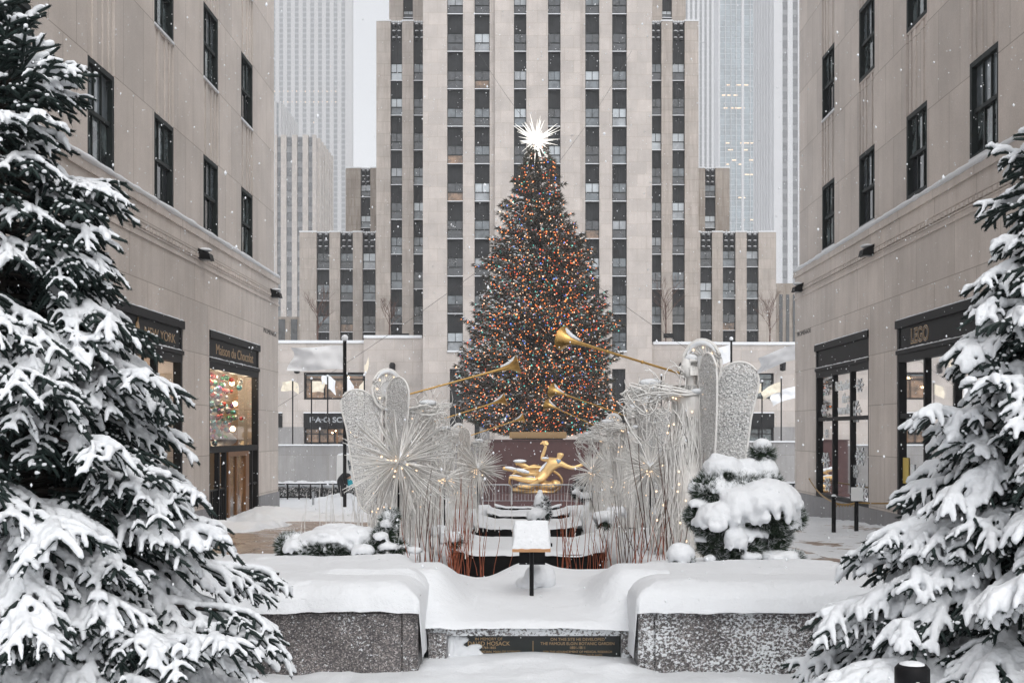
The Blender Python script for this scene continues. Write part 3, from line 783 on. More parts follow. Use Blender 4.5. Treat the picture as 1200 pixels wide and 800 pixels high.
me = bpy.data.meshes.new('further_windows'); bmx.to_mesh(me); bmx.free(); setmats(me, mats_)
tag(link('window', me, tower), kind='stuff')

# low base storeys in front
def T(px, Y=128.0): return PX(px, Y)-TX
bs = MB(); yb = 3.0
def zb(py): return PZ(py, 128.0)
bs.box(T(300), T(356), yb, yb+12, 0, zb(402)); bs.box(T(427), T(500), yb-.5, yb+12, 0, zb(396.5))
bs.box(T(356), T(427), yb+.02, yb+12, zb(436), zb(402)); bs.box(T(356), T(427), yb, yb+12, zb(483), zb(468))
bs.box(T(839), T(760), yb-.5, yb+12, 0, zb(408) if False else zb(404)); bs.box(T(907), T(960), yb, yb+12, 0, zb(404))
bs.box(T(839), T(907), yb+.02, yb+12, zb(437), zb(404)); bs.box(T(839), T(907), yb, yb+12, zb(483), zb(467))
# masonry between tower strips and the ground
for a, b_ in ((524, 527), (565, 573.8), (573, 580)): pass
bs.box(T(495.6, 125), T(527, 125), .02, 1.3, 0, PZ(412.5, 125)); bs.box(T(733, 125), T(764, 125), .02, 1.3, 0, PZ(412.5, 125))
bs.box(T(527, 125), T(733, 125), .03, 1.3, PZ(432, 125), PZ(412.5, 125))
bs.build('base_wall', M['stone_front'], tower)
gw = MB(); gw.box(T(300), T(356)-.002, yb-.03, yb+1, 0, zb(500)); gw.box(T(907)+.002, T(960), yb-.03, yb+1, 0, zb(500)); gw.build('plinth', M['stone_grey'], tower)
sn = MB(); sn.box(T(300), T(427), yb-.15, yb+1, zb(402)+.002, zb(402)+.3); sn.box(T(427), T(495), yb-.65, yb+1, zb(396.5)+.002, zb(396.5)+.3)
sn.box(T(765), T(839), yb-.65, yb+1, zb(404)+.002, zb(404)+.3); sn.box(T(839), T(960), yb-.15, yb+1, zb(404)+.002, zb(404)+.3)
for a, b_ in ((524, 542.5), (556, 573.8), (685.9, 702.4), (717.4, 734.6)): sn.box(T(a, 125), T(b_, 125), -.15, .5, PZ(412.5, 125)+.002, PZ(412.5, 125)+.16)
sn.build('ledge_snow', M['snow_far'], tower)
dk = MB()
for a, b_ in ((527, 562), (702, 733)): dk.box(T(a, 125), T(b_, 125), .9, 1.2, 0, PZ(432, 125)-.002)
dk.box(T(562, 125), T(702, 125), .8, 1.1, 0, PZ(432, 125)-.001)
dk.build('entrance_screen', M['louver'], tower)
lv = MB()
for a, b_ in ((527, 562), (702, 733)):
    z = .6
    while z < PZ(445, 125): 
        lv.box(T(a, 125)+.2, T(b_, 125)-.2, .82, .9, z, z+.10); z += .42
lv.build('grille', M['stone_dirty'], tower)
sf_ = MB()
for a, b_ in ((529, 560), (704, 731)): sf_.box(T(a, 125), T(b_, 125), .7, .8, PZ(440, 125), PZ(433, 125))
sf_.build('mural', M['bronze'], tower)
pr_ = MB()
for a, b_ in ((562, 597), (663, 704)): pr_.box(T(a, 125), T(b_, 125), .2, .8, 0, PZ(440, 125))
pr_.build('pier', M['stone_grey'], tower)
# glazed shopfronts in the base
def plaza_shop(a, b_, label_sign=None):
    sh = empty('shopfront'); sh.parent = tower
    f = MB(); y = yb+.25
    for (z0, z1, n) in ((zb(467.5), zb(436.5), 3), (zb(519.5), zb(500.5), 4)):
        f.box(T(a), T(a)+.2, y, y+.3, z0, z1); f.box(T(b_)-.2, T(b_), y, y+.3, z0, z1)
        f.box(T(a)+.2, T(b_)-.2, y, y+.3, z0, z0+.15); f.box(T(a)+.2, T(b_)-.2, y, y+.3, z1-.2, z1)
        for k in range(1, n): f.box(T(a)+(T(b_)-T(a))*k/n-.06, T(a)+(T(b_)-T(a))*k/n+.06, y+.02, y+.28, z0+.15, z1-.2)
        f.box(T(a)+.2, T(b_)-.2, y+.03, y+.26, z1-.75, z1-.65)
    f.box(T(a)+.0, T(b_), y-.4, y+.3, zb(500.5)+.002, zb(484)); f.build('frame', M['black'], sh)
    s_ = MB(); s_.box(T(a), T(b_), y-.45, y+.2, zb(484)+.002, zb(484)+.12); s_.build('snow', M['snow_far'], sh)
    gl = MB()
    for (z0, z1, mi) in ((zb(467.5), zb(439.5), 0), (zb(519.5), zb(500.5), 0)): gl.quad((T(a), y+.2, z0), (T(b_), y+.2, z0), (T(b_), y+.2, z1), (T(a), y+.2, z1), mi)
    gl.quad((T(a), y+.19, zb(440)), (T(b_), y+.19, zb(440)), (T(b_), y+.19, zb(436.5)), (T(a), y+.19, zb(436.5)), 1)
    gl.build('glass', [M['pane_warm'] if label_sign else M['pane_street'], M['pane_blue']], sh)
    if label_sign:
        text('lettering', label_sign, .78, M['pane_pale'], sh, ((T(358)+T(427))/2+.7, y-.43, zb(492)), (R(90), 0, 0), sx=1.15, weight=.02)
        l_ = MB()
        for k in range(14): l_.box(T(a)+.6+random.uniform(0, 5.2), 0, 0, 0, 0, 0) if False else l_.ball((T(a)+.6+random.uniform(0, 5.4), y+.12, random.choice([zb(441), zb(455), zb(504), zb(510)])+random.uniform(-.2, .3)), .09, nu=6, nv=4)
        l_.build('lamp', M['lamp_warm'], sh)
        d_ = MB(); d_.box(T(383), T(384.5), y-.05, y+.1, zb(519), zb(504)); d_.box(T(394), T(395.5), y-.05, y+.1, zb(519), zb(504)); d_.box(T(383), T(395.5), y-.05, y+.1, zb(504), zb(503))
        d_.build('door_frame', M['bronze'], sh)
plaza_shop(356, 427, 'F·A·O SCHWARZ')
plaza_shop(839, 907)
plaza_shop(300, 331)
fl_ = MB()
for px, py in ((461, 432), (350, 433), (915, 430), (798, 432)):
    fl_.lathe([(0, 0), (.3, .1), (.34, .9), (.2, 1.1), (0, 1.1)], (T(px), yb-1.0, zb(py)-.5), (0, 0, 1), 10)
fl_.build('wall_light', M['black'], tower)
for px in (474, 783): fl_ = MB(); fl_.box(T(px)-.5, T(px)+.5, yb-.6, yb+.1, zb(396), zb(391)); fl_.build('floodlight', M['black'], tower)
# low building to the right of the tower, dark windows
lb = empty('low_building', (PX(921, 160), 160, 0)); tag(lb, 'low grey building in the gap between tower and right-hand limestone building', 'building')
mb = MB(); mb.box(PX(909.8, 160)-PX(921, 160), 8, 0, 14, 0, PZ(332, 160)); mb.build('wall', M['stone_dirty'], lb)
mb = MB()
for k in range(4): mb.box(-.9+k*.9, -.45+k*.9, -.06, .02, PZ(405, 160), PZ(345, 160))
mb.build('window_strip', M['pane_dark'], lb)
lb = empty('low_building', (PX(340, 165), 165, 0)); tag(lb, 'low dark building in the gap between left-hand limestone building and tower wing', 'building')
mb = MB(); mb.box(-9, PX(351, 165)-PX(340, 165), 0, 14, 0, PZ(371, 165)); mb.build('wall', M['stone_dirty'], lb)
mb = MB()
for k in range(2): mb.box(-1.6+k*1.7, -.7+k*1.7, -.06, .02, PZ(405, 165), PZ(374, 165))
mb.build('window_strip', M['pane_dark'], lb)

# ================================================================ far skyscrapers in the snow haze
def far_block(name, label, x0, x1, ytop, Y, cols, pitch, wh, stone_, glass, depth=60, spand=None, side=None):
    r_ = empty(name, (PX((x0+x1)/2, Y), Y, 0)); tag(r_, label, 'skyscraper'); cx = r_.location.x
    s = Y/F; X = lambda px: PX(px, Y)-cx; zt = PZ(ytop, Y)
    body = MB(); e = [x0] + [v for c in cols for v in c] + [x1]
    for i in range(0, len(e), 2): body.box(X(e[i]), X(e[i+1]), 0, 2, -6, zt)
    body.box(X(x0)+.05, X(x1)-.05, 1.5, depth, -6, zt-1)
    if side:   # fins down the receding flank
        sx = X(x1) if side > 0 else X(x0)
        k = 0; yy = 4
        while yy < depth-3:
            body.box(sx-1.2, sx+1.2, yy, yy+depth/16, -6, zt-.5); yy += depth/7
    body.build('wall', stone_, r_)
    sp = MB(); allw = []
    for a, b_ in cols:
        z = zt-1.0
        sp.box(X(a), X(b_), 1.3, 1.6, -6, zt-.5)
        while z > 0:
            allw.append((X(a)+.1, X(b_)-.1, z-wh*s, z)); z -= pitch*s
    sp.build('spandrel', spand or M['spandrel'], r_)
    zmax = PZ(0, Y); allw.sort(key=lambda q: (q[2] > zmax or q[3] < 12, -(q[1]-q[0])))
    cache = {}; rest_ = MB()
    for i, q in enumerate(allw):
        k_ = round(q[1]-q[0], 2)
        if i < 100:
            if k_ not in cache:
                m_ = MB(); m_.box(-k_/2, k_/2, -.12, .12, -wh*s, 0); cache[k_] = m_.mesh('window', [M[glass]])
            link('window', cache[k_], r_, ((q[0]+q[1])/2, 1.12, q[3]))
        else: rest_.box(q[0], q[1], 1.0, 1.25, q[2], q[3])
    if rest_.v: tag(rest_.build('window', [M[glass]], r_), kind='stuff')
    return r_, cx
def cols_(a, b_, p, w_):
    out = []; x = a
    while x+w_ < b_: out.append((x, x+w_)); x += p
    return out
pale = simple('pale_cladding', (0.40, 0.39, 0.385), .7, 0, .06, .05)
pale2 = simple('white_cladding', (0.55, 0.55, 0.56), .6, 0, .05, .05)
greysp = simple('grey_spandrel', (0.20, 0.20, 0.21), .7, 0, .2, .2)
r_, cx = far_block('skyscraper', 'pale slab skyscraper fading into the snow, behind the left building', 296, 412, -60, 1500, cols_(300, 409, 9.1, 4.4), 6.2, 4.0, pale, 'pane_dark', 16, greysp)
mb = MB()
for py in (107, 119.5):
    for k in range(15): mb.ball((PX(322+k*5.1, 1500)-cx, .5, PZ(py, 1500)), .75, nu=6, nv=4)
for k in range(5): mb.ball((PX(random.uniform(330, 400), 1500)-cx, .5, PZ(random.uniform(20, 150), 1500)), .7, nu=6, nv=4)
mb.build('lit_window', M['fairy'], r_)
far_block('skyscraper', 'stepped limestone skyscraper with dark window columns, left of the tower wing', 322, 370, 158, 500, [(324.5, 329), (335.5, 342), (348, 354.5), (361, 366)], 17.5, 10, M['stone_wing'], 'pane_dark', 44, greysp, side=1)
far_block('skyscraper', 'short pale block rising above the stepped skyscraper on the left', 314, 329, 119, 800, [(317, 320), (324, 326.5)], 8, 5, pale, 'pane_mid', 56, greysp, side=1)
far_block('skyscraper', 'white ribbed skyscraper directly right of the limestone tower', 800, 846, -60, 1300, cols_(803, 844, 5.6, 2.8), 9, 8.0, pale2, 'pane_dark', 50, greysp)
r_, cx = far_block('skyscraper', 'pale blue glass skyscraper with a few lit floors', 842, 890, -60, 1000, [(844, 850), (850.6, 856.4), (857, 862.6), (863.2, 869), (872, 879), (879.6, 888)], 6.4, 5.3, pale2, 'pane_blue', 24, simple('blue_spandrel', (.50, .55, .58), .5, 0, .1, .1))
mb = MB()
for py in (100, 112, 127, 168, 176, 188, 193, 205, 232, 258):
    for k in range(random.randint(2, 5)):
        x_ = PX(random.uniform(846, 880), 1000)-cx; z_ = PZ(py, 1000); mb.box(x_, x_+random.uniform(1.5, 4.5), .7, .9, z_, z_+.8)
mb.build('lit_window', M['fairy'], r_)
far_block('skyscraper', 'limestone skyscraper with two window columns, beside the right building', 907, 960, -60, 750, [(917, 923), (929, 935), (942, 948)], 15, 9, pale2, 'pane_dark', 64, greysp, side=-1)
# ================================================================ plaza walls, rink wall, statue
mb = MB(); mb.box(PX(563, 84), PX(731, 84), 84, 84.9, -6.4, PZ(516, 84)); mb.box(PX(562, 84), PX(732, 84), 83.9, 85, PZ(516, 84)+.002, PZ(514.8, 84))
for z in (-1.0, -3.0): mb.box(PX(563, 84)+.01, PX(731, 84)-.01, 83.985, 84.1, z, z+.03)
tag(mb.build('rink_wall', M['maroon']), 'dark maroon granite wall behind the golden statue', 'wall')
for (a, b_, yt, side_) in ((250, 562, 522, 'left'), (732, 1010, 518, 'right')):
    r_ = empty('parapet_wall', (PX((a+b_)/2, 86), 86, 0)); cx = r_.location.x
    tag(r_, 'long grey granite wall topped with snow on the %s of the maroon wall' % side_, 'wall')
    mb = MB(); mb.box(PX(a, 86)-cx, PX(b_, 86)-cx, 0, .8, -6.4, PZ(yt, 86)); mb.build('wall', M['stone_grey'], r_)
    mb = MB(); mb.box(PX(a, 86)-cx, PX(b_, 86)-cx-.02, -.08, .85, PZ(yt, 86)+.002, PZ(yt-1.6, 86)); mb.build('snow', M['snow_far'], r_)
# gilded planter under the tree
r_ = empty('stone_bench', (PX(630, 86.5), 86.5, PZ(514.5, 84))); tag(r_, 'long ribbed golden box on the wall under the Christmas tree', 'planter box')
mb = MB(); w_ = 33*86.5/F; mb.box(-w_, w_, 0, 1.0, .05, .52)
for k in range(30): mb.box(-w_+.1+k*2*w_/30, -w_+.2+k*2*w_/30, -.05, .0, .1, .46)
mb.build('body', M['gild_text'], r_); mb = MB(); mb.box(-w_+.2, w_-.2, -.1, 1.05, -.3, .05); mb.build('foot', M['black'], r_)

def skin_fig(name, verts, edges, radii, mats, parent=None, sub=2, root=0, flat=None):
    me = bpy.data.meshes.new(name); me.from_pydata(verts, edges, []); 
    o = link('tmp', me)
    m = o.modifiers.new('s', 'SKIN'); m.use_smooth_shade = True
    for i, v in enumerate(me.skin_vertices[0].data):
        r_ = radii[i]; v.radius = (r_, r_) if not isinstance(r_, tuple) else r_
        v.use_root = (i == root)
    o.modifiers.new('b', 'SUBSURF').levels = sub
    out = evaluated(o, name); out.materials.clear(); setmats(out, mats)
    out.polygons.foreach_set('use_smooth', np.ones(len(out.polygons), bool))
    return link(name, out, parent)
# golden reclining figure; pixels at 80 m
SY = 80.0
def SP(px, py, dy=0): 
    p = P(px, py, SY); return (p.x-PX(637, SY), dy, p.z-PZ(577, SY))
st = empty('golden_statue', (PX(637, SY), SY, PZ(577, SY)))
tag(st, 'golden statue of a flying reclining figure inside a ring, dusted with snow', 'statue')
px_ = SY/F
V_ = [(636,561,0),(640,554,0),(645,546,-.1),(650,541,-.1),(654,537.5,-.1),(657,533,-.1),(657,530,-.1),   # 0-6 pelvis..head
      (643.5,538.5,.1),(634.5,538,.2),(637,531,.2),(639,525,.1),(639.5,521.5,.1),                          # 7-11 left arm raised
      (658,543,-.3),(664,546,-.5),(671,548,-.6),(679,545,-.5),(685,542.5,-.5),                             # 12-16 right arm out
      (630,556,.3),(616,556,.4),(604,551.5,.5),(592,549,.5),(588.5,548.5,.5),                               # 17-21 far leg
      (631,563,-.3),(618,562,-.5),(607,560.5,-.4),(600,559,-.3),(596,559.5,-.3)]                           # 22-26 near leg
E_ = [(0,1),(1,2),(2,3),(3,4),(4,5),(5,6),(3,7),(7,8),(8,9),(9,10),(10,11),(3,12),(12,13),(13,14),(14,15),(15,16),
      (0,17),(17,18),(18,19),(19,20),(20,21),(0,22),(22,23),(23,24),(24,25),(25,26)]
rr = [6.2,5.6,6.6,5.5,2.4,4.6,4.2, 3.3,2.5,2.2,1.9,1.6, 3.5,2.7,2.5,1.9,2.1, 4.4,4.0,3.0,2.4,2.4, 4.6,4.2,3.0,2.3,2.4]
skin_fig('figure', [SP(*v) for v in V_], E_, [r*px_*1.0 for r in rr], M['gold'], st)
mb = MB()   # flame held up, fingers, drapery, ring, rock base
fl_pts = [[(639,521),(636,518),(633,520)],[(640,521),(639,517.5),(637,517)],[(641,521),(641,519),(640.5,516)]]
for f_ in fl_pts: mb.tube([SP(x, y, .1) for x, y in f_], [.12, .14, .03], 6)
mb.build('flame', M['gold'], st)
mb = MB()
for k, (dx, dy) in enumerate(((3.2, -1.2), (3.6, 0), (3.4, 1.1), (2.6, 2.0))): mb.tube([SP(685, 542.5, -.5), SP(685+dx*.6, 542.5+dy*.6, -.5), SP(685+dx, 542.7+dy, -.55)], [.07, .06, .04], 6)
mb.build('hand', M['gold'], st)
mb = MB()
mb.tube([SP(634, 548, .5), SP(626, 546, .6), SP(620, 548, .6), SP(614, 546, .6), SP(607, 541.5, .6), (SP(604, 544, .6))], [.14, .12, .12, .2, .22, .12], 10)
mb.tube([SP(636, 550, .4), SP(628, 553, .5), SP(618, 552, .5), SP(610, 550, .6)], [.2, .2, .16, .1], 8)
mb.build('drapery', M['gold'], st)
mb = MB(); pts = []
for k in range(49):
    q = 2*math.pi*k/48; pts.append(SP(628+31*math.cos(q), 565+17.5*math.sin(q)*1.0, .75+.5*math.sin(q)))
mb.tube(pts, .085, 8, cap=False); mb.build('ring', M['gold'], st)
mb = MB()
for (x, y, rx, rz) in ((628, 576, 1.5, .3), (612, 574, .9, .3), (645, 569, .8, .4), (636, 569, .6, .5), (651, 567, .45, .4), (617, 574, .8, .25)):
    p = SP(x, y, .2); mb.ball(p, rx*.8, .5, rz*.75, 14, 8, jit=.12)
mb.tube([SP(607, 569, -.4), SP(620, 570, -.5), SP(632, 563, -.5)], [.16, .2, .25], 8)
mb.build('rock', M['gold'], st)
mb = MB()
for (x0, y0, x1, y1, r_) in ((592,547.2,606,549.6,.10),(606,549.8,620,553.4,.14),(598,557.4,612,559,.11),(616,559.8,628,560.4,.13),(608,566.3,622,567.5,.16),(632,552,641,541.5,.10),(635,536.5,643,536.5,.07)):
    mb.tube([SP(x0, y0, -.1), SP((x0+x1)/2, (y0+y1)/2-.3, -.15), SP(x1, y1, -.1)], [r_*.7, r_, r_*.6], 8)
mb.ball(SP(609, 540.2, .45), .45, .3, .12); mb.build('snow', M['snow_far'], st)
mb = MB(); mb.tube([SP(652.5, 538.5, -.33), SP(654.5, 540.5, -.42), SP(657, 539.5, -.40)], [.08, .16, .08], 8); mb.build('face_mask', simple('blue_cloth', (.25, .36, .48)), st)
mb = MB(); mb.box(-3.4, 3.0, -1.0, 1.6, -3.8, -.05); mb.build('pedestal', M['maroon'], st)

# ================================================================ railing, hedge, barriers
def railing(x0, x1, label):
    Y = 52.0; r_ = empty('railing', (x0, Y, -1.3)); tag(r_, label, 'railing'); L = x1-x0
    mb = MB(); mb.box(0, L, -.03, .03, .66, .71); mb.box(0, L, -.03, .03, .10, .16)
    x = 0
    while x < L: mb.box(x, x+.05, -.05, .05, 0, .70); x += .5
    for k in range(int(L/.25)): 
        mb.tube([(k*.25+.12+.1*math.cos(q), 0, .40+.11*math.sin(q)) for q in np.linspace(0, 6.28, 9)], .012, 4)
    mb.build('bars', M['black'], r_)
    h = empty('hedge', (x0, Y+.9, -1.3)); tag(h, 'low clipped hedge covered in snow behind the %s' % label.replace('black ', ''), 'hedge')
    pts = np.random.RandomState(3).rand(int(L*260), 3)*np.array([L, .7, .62]); NB = needle_tris(pts, .09, .03, 5)
    link('foliage', np_mesh('foliage', NB, np.arange(len(NB)).reshape(-1, 3), [M['needle']]), h)
    mb = MB(); x = 0
    while x < L: mb.ball((x, .35+random.uniform(-.1, .1), .62), random.uniform(.25, .4), .45, random.uniform(.10, .2), 8, 6); x += random.uniform(.2, .35)
    mb.build('snow', M['snow'], h)
def needle_tris(pts, ln, wd, per, rng=np.random.RandomState(4), dirs=None, spread=1.0):
    """per thin triangles at every point, pointing along dirs (or anywhere)"""
    n = len(pts)*per; P0 = np.repeat(pts, per, 0)
    D = rng.normal(size=(n, 3)); D /= np.linalg.norm(D, axis=1)[:, None]
    if dirs is not None:
        D = np.repeat(dirs, per, 0) + D*spread; D /= np.linalg.norm(D, axis=1)[:, None]
    W = np.cross(D, rng.normal(size=(n, 3))); W /= (np.linalg.norm(W, axis=1)[:, None]+1e-9)
    l_ = ln*rng.uniform(.7, 1.25, (n, 1))
    V = np.empty((n, 3, 3)); V[:, 0] = P0-W*wd/2; V[:, 1] = P0+W*wd/2; V[:, 2] = P0+D*l_
    return V.reshape(-1, 3)
railing(-14, -6.3, 'black railing with ring pattern left of the flagpole')
railing(9.0, 16, 'black railing behind the right limestone building corner')
for i, (xa, xb, lb_) in enumerate(((566, 599, 'shorter steel crowd barrier, left of the centre'), (600, 706, 'long steel crowd barrier in front of the golden statue'))):
    Y = 47.0; x0, x1 = PX(xa, Y), PX(xb, Y); r_ = empty('crowd_barrier', (x0, Y, -1.2)); tag(r_, lb_, 'barrier', 'steel crowd barriers'); L = x1-x0
    H = .78; mb = MB(); c = .12
    mb.tube([(0, 0, 0), (0, 0, H-c), (.04, 0, H-.03), (c, 0, H), (L-c, 0, H), (L-.04, 0, H-.03), (L, 0, H-c), (L, 0, 0)], .026, 6)
    mb.tube([(0, 0, .15), (L, 0, .15)], .015, 5); mb.build('frame', M['steel'], r_)
    mb = MB(); k = .12
    while k < L: mb.tube([(k, 0, .15), (k, 0, H)], .009, 5); k += .13
    mb.build('bars', M['steel'], r_)

# ================================================================ flags
def flagpole(px, ytop, ybot, Y, fl, label, r=.05, fin=True, color='flag_white'):
    """fl = list of (x_far, ytop, ybot, droop px)"""
    r_ = empty('flagpole', (PX(px, Y), Y, PZ(ybot, Y))); tag(r_, label, 'flagpole', 'flagpoles round the plaza')
    H = (ybot-ytop)*Y/F; mb = MB(); mb.tube([(0, 0, 0), (0, 0, H)], r, 8); mb.build('pole', M['black'], r_)
    mb = MB(); mb.ball((0, 0, H+r), r*1.9, nu=8, nv=6); mb.build('finial', M['snow_far'], r_)
    for (xf, ya, yb_, dr) in fl:
        s = Y/F; W = (xf-px)*s; h = (yb_-ya)*s; n, m = 40, 18; z0 = (ybot-ya)*s; ph = random.uniform(0, 6)
        X, Z = np.meshgrid(np.linspace(0, 1, n), np.linspace(0, 1, m))
        amp = .055*abs(W)
        Xw = X*W*(1-.06*np.sin(Z*5+ph)*X)
        Yw = amp*1.3*np.sin(X*6+Z*3.5+ph)*X + amp*.35*np.sin(X*15-Z*6+ph)*X**.6 + amp*.3*np.sin(X*5+Z*11)*X**.5+amp*.06*np.sin(X*26+Z*9)
        Zw = z0-Z*h*(1-.15*X*np.sin(ph*2)) - dr*s*X**1.5 + .025*h*np.sin(X*7+ph)
        Vv = np.stack([Xw.ravel(), Yw.ravel(), Zw.ravel()], 1); i, j = np.meshgrid(np.arange(n-1), np.arange(m-1)); a = (j*n+i).ravel()
        link('flag', np_mesh('flag', Vv, np.stack([a, a+1, a+1+n, a+n], 1), [M[color]], True), r_)
random.seed(9)
flagpole(404, 398, 600, 46, [(340, 405, 433, 3)], 'tall black flagpole flying a large white flag beside the left angel', .07)
flagpole(343, 446, 521, 87.5, [(330, 446, 458, 2), (350, 446, 457, 4)], 'thin flagpole with a small cream flag nearest the left building', color='flag_cream')
flagpole(365, 444, 521, 87.5, [(380, 446, 459, 2)], 'thin flagpole with a small cream flag in front of the toy shop window', color='flag_cream')
flagpole(384, 441, 521, 87.5, [(377, 440, 450, 0), (393, 440, 455, 6)], 'thin flagpole with a white flag in front of the toy shop window')
flagpole(406, 438, 521, 87.5, [(415, 441, 459, 12)], 'thin flagpole with a small white flag just behind the tall black pole')
flagpole(427, 440, 521, 87.5, [(420, 446, 474, 8), (432, 428, 440, -10)], 'thin flagpole with a drooping cream flag next to the angel wing', color='flag_cream')
flagpole(450, 448, 521, 87.5, [(438, 450, 462, 4)], 'flagpole with cream flag mostly behind the left angel wings', color='flag_cream')
flagpole(775, 440, 521, 87.5, [(752, 455, 466, 8)], 'flagpole with a white flag streaming left behind the second right angel')
flagpole(857, 398, 521, 80, [(829, 404, 424, 7)], 'flagpole with a large white flag above the right angel wings', .07)
flagpole(893, 447, 521, 87.5, [(876, 449, 460, 10)], 'thin flagpole with a small cream flag right of the angel wing', color='flag_cream')
flagpole(915.5, 443, 521, 87.5, [(893, 447, 459, 12)], 'thin flagpole with a longer cream flag near the right building corner', color='flag_cream')
flagpole(936, 400, 600, 52, [(889, 404, 421, 16)], 'flagpole half behind the right building flying a large white flag', .06)
flagpole(934, 448, 521, 87.5, [(904, 452, 466, 10)], 'flagpole hidden by the right building corner with a low white flag')
# lamp heads seen between the flags
# ================================================================ bare young trees on the terrace roofs
def bare_tree(px, pyb, pyt, Y, seed, label):
    rng = random.Random(seed); r_ = empty('bare_tree', (PX(px, Y), Y, PZ(pyb, Y))); tag(r_, label, 'tree', 'leafless trees on the ledges')
    H = (pyb-pyt)*Y/F; tr = MB(); br = MB(); tr.tube([(0, 0, 0), (.05, 0, H*.3), (0, 0, H*.6)], [.09, .07, .04], 6)
    def grow(p, d, l, r, k):
        q = p+d*l*.5+Vector((rng.uniform(-.1, .1), rng.uniform(-.1, .1), .05))*l; e = p+d*l
        br.tube([p, q, e], [r, r*.8, r*.55], 4)
        if k == 0: return
        for _ in range(3): 
            nd = (d+Vector((rng.uniform(-.7, .7), rng.uniform(-.7, .7), rng.uniform(0, .5)))).normalized(); grow(p+(e-p)*rng.uniform(.4, 1), nd, l*.62, r*.55, k-1)
    for z in (.25, .35, .45, .55, .6):
        for _ in range(2):
            a = rng.uniform(0, 6.28); grow(Vector((0, 0, H*z)), Vector((math.cos(a)*.55, math.sin(a)*.55, .85)).normalized(), H*.3, .032, 3)
    tr.build('trunk', M['stem_brown'], r_); br.build('branches', M['stem_brown'], r_)
bare_tree(372, 402, 340, 130, 1, 'leafless tree at the far left, in front of the tower wing')
bare_tree(456, 396, 350, 129.5, 2, 'leafless tree on the ledge left of the lit Christmas tree')
bare_tree(780, 403, 325, 129.5, 3, 'leafless tree on the ledge right of the lit Christmas tree')
bare_tree(902, 403, 345, 130, 4, 'leafless tree at the far right, by the low grey building')

# ================================================================ the lit Christmas tree
XY = 100.0
ct = empty('christmas_tree', (PX(631, XY), XY, 0.0)); tag(ct, 'giant spruce covered in coloured lights with a white crystal star', 'christmas tree')
cz = PZ(0, XY)
prof_y = [172, 200, 215, 230, 250, 270, 300, 340, 380, 420, 460, 490, 503, 508]
prof_l = [8, 20, 26, 31, 39, 46, 56, 67, 78, 82, 80, 80, 66, 26]
prof_r = [8, 20, 26, 30, 38, 44, 52, 67, 77, 83, 85, 79, 66, 26]
PXM = XY/F
zz = np.array([PZ(v, XY) for v in prof_y])[::-1]; rl = np.array(prof_l)[::-1]*PXM*.95; rrr = np.array(prof_r)[::-1]*PXM*.97
rng = np.random.RandomState(12)
def crad(z, ang):
    l = np.interp(z, zz, rl); r = np.interp(z, zz, rrr); t = (np.cos(ang)+1)/2
    return l*(1-t)+r*t
mb = MB(); mb.tube([(0, 0, 0), (0, 0, 12), (0, 0, 23)], [.5, .3, .08], 8); mb.build('trunk', M['bark'], ct)
nb = 2300
z0 = zz[0]; H = zz[-1]-z0
u = rng.rand(nb); bz = z0 + .3 + H*.985*(1-np.sqrt(1-u*.998))
bz[:70] = z0+H*np.linspace(.86, .99, 70)
ang = rng.rand(nb)*2*np.pi
rad = crad(bz, ang)*rng.choice([.75, .9, 1.0, 1.06, 1.14], nb, p=[.15, .25, .3, .2, .1])
tips = []; tv = []; sn_pts = []; bulbs = []
lump = fbm(ang*2.2, bz*.55, 5, 3)
rad = rad*(1+lump*.8)*(1+.07*np.sin(bz*2.6+2*np.sin(ang)))
P_all = []; D_all = []; S_all = []
for i in range(nb):
    ca, sa = math.cos(ang[i]), math.sin(ang[i]); L = rad[i]
    nseg = max(3, int(L/.33)); ts = np.linspace(.25 if L > 2 else .05, 1, nseg)
    droop = -.10*L*(1 if bz[i] < 15 else .3)
    for t_ in ts:
        zc = bz[i]+droop*math.sin(t_*2.2)+.12*L*t_**3+.25*(1 if bz[i] > 20 else 0)*t_
        wsp = .38*(1.15-t_)*min(L, 3)/3+.10
        for sgn in (-1, 0, 1):
            off = sgn*wsp*rng.uniform(.4, 1.2)
            x, y, z = L*t_*ca-sa*off, L*t_*sa+ca*off, zc+rng.uniform(-.12, .1)
            if t_ < .45 and rng.rand() < .6: continue
            P_all.append((x, y, z)); D_all.append((ca-sa*sgn*.5, sa+ca*sgn*.5, -.05)); S_all.append(t_)
P_all = np.array(P_all); D_all = np.array(D_all); S_all = np.array(S_all)
V3 = needle_tris(P_all, .42, .085, 6, rng, D_all, .75)
link('foliage', np_mesh('foliage', V3, np.arange(len(V3)).reshape(-1, 3), [M['needle_far']]), ct)
# snow lying on the boughs, heavier to windward (left)
k = rng.rand(len(P_all)) < np.where(P_all[:, 0] < -1.0, .55, .16)*np.where(S_all > .5, 1, .3)*(P_all[:, 2] < 20.5)
SPt = P_all[k]+np.array([0, 0, .07]); dd = D_all[k]
n = len(SPt); W = np.stack([-dd[:, 1], dd[:, 0], dd[:, 2]*0], 1); W /= np.linalg.norm(W, axis=1)[:, None]
l_ = rng.uniform(.1, .34, (n, 1)); w_ = rng.uniform(.04, .1, (n, 1))
Vq = np.empty((n, 6, 3)); up = np.array([0, 0, 1.])*rng.uniform(.05, .11, (n, 1))
Vq[:, 0] = SPt-dd*l_; Vq[:, 1] = SPt+W*w_; Vq[:, 2] = SPt+dd*l_; Vq[:, 3] = SPt-W*w_; Vq[:, 4] = SPt+up; Vq[:, 5] = SPt-up*.6
fcs = np.array([(0,1,4),(1,2,4),(2,3,4),(3,0,4),(1,0,5),(2,1,5),(3,2,5),(0,3,5)])
Fq = (np.arange(n)[:, None, None]*6+fcs[None]).reshape(-1, 3)
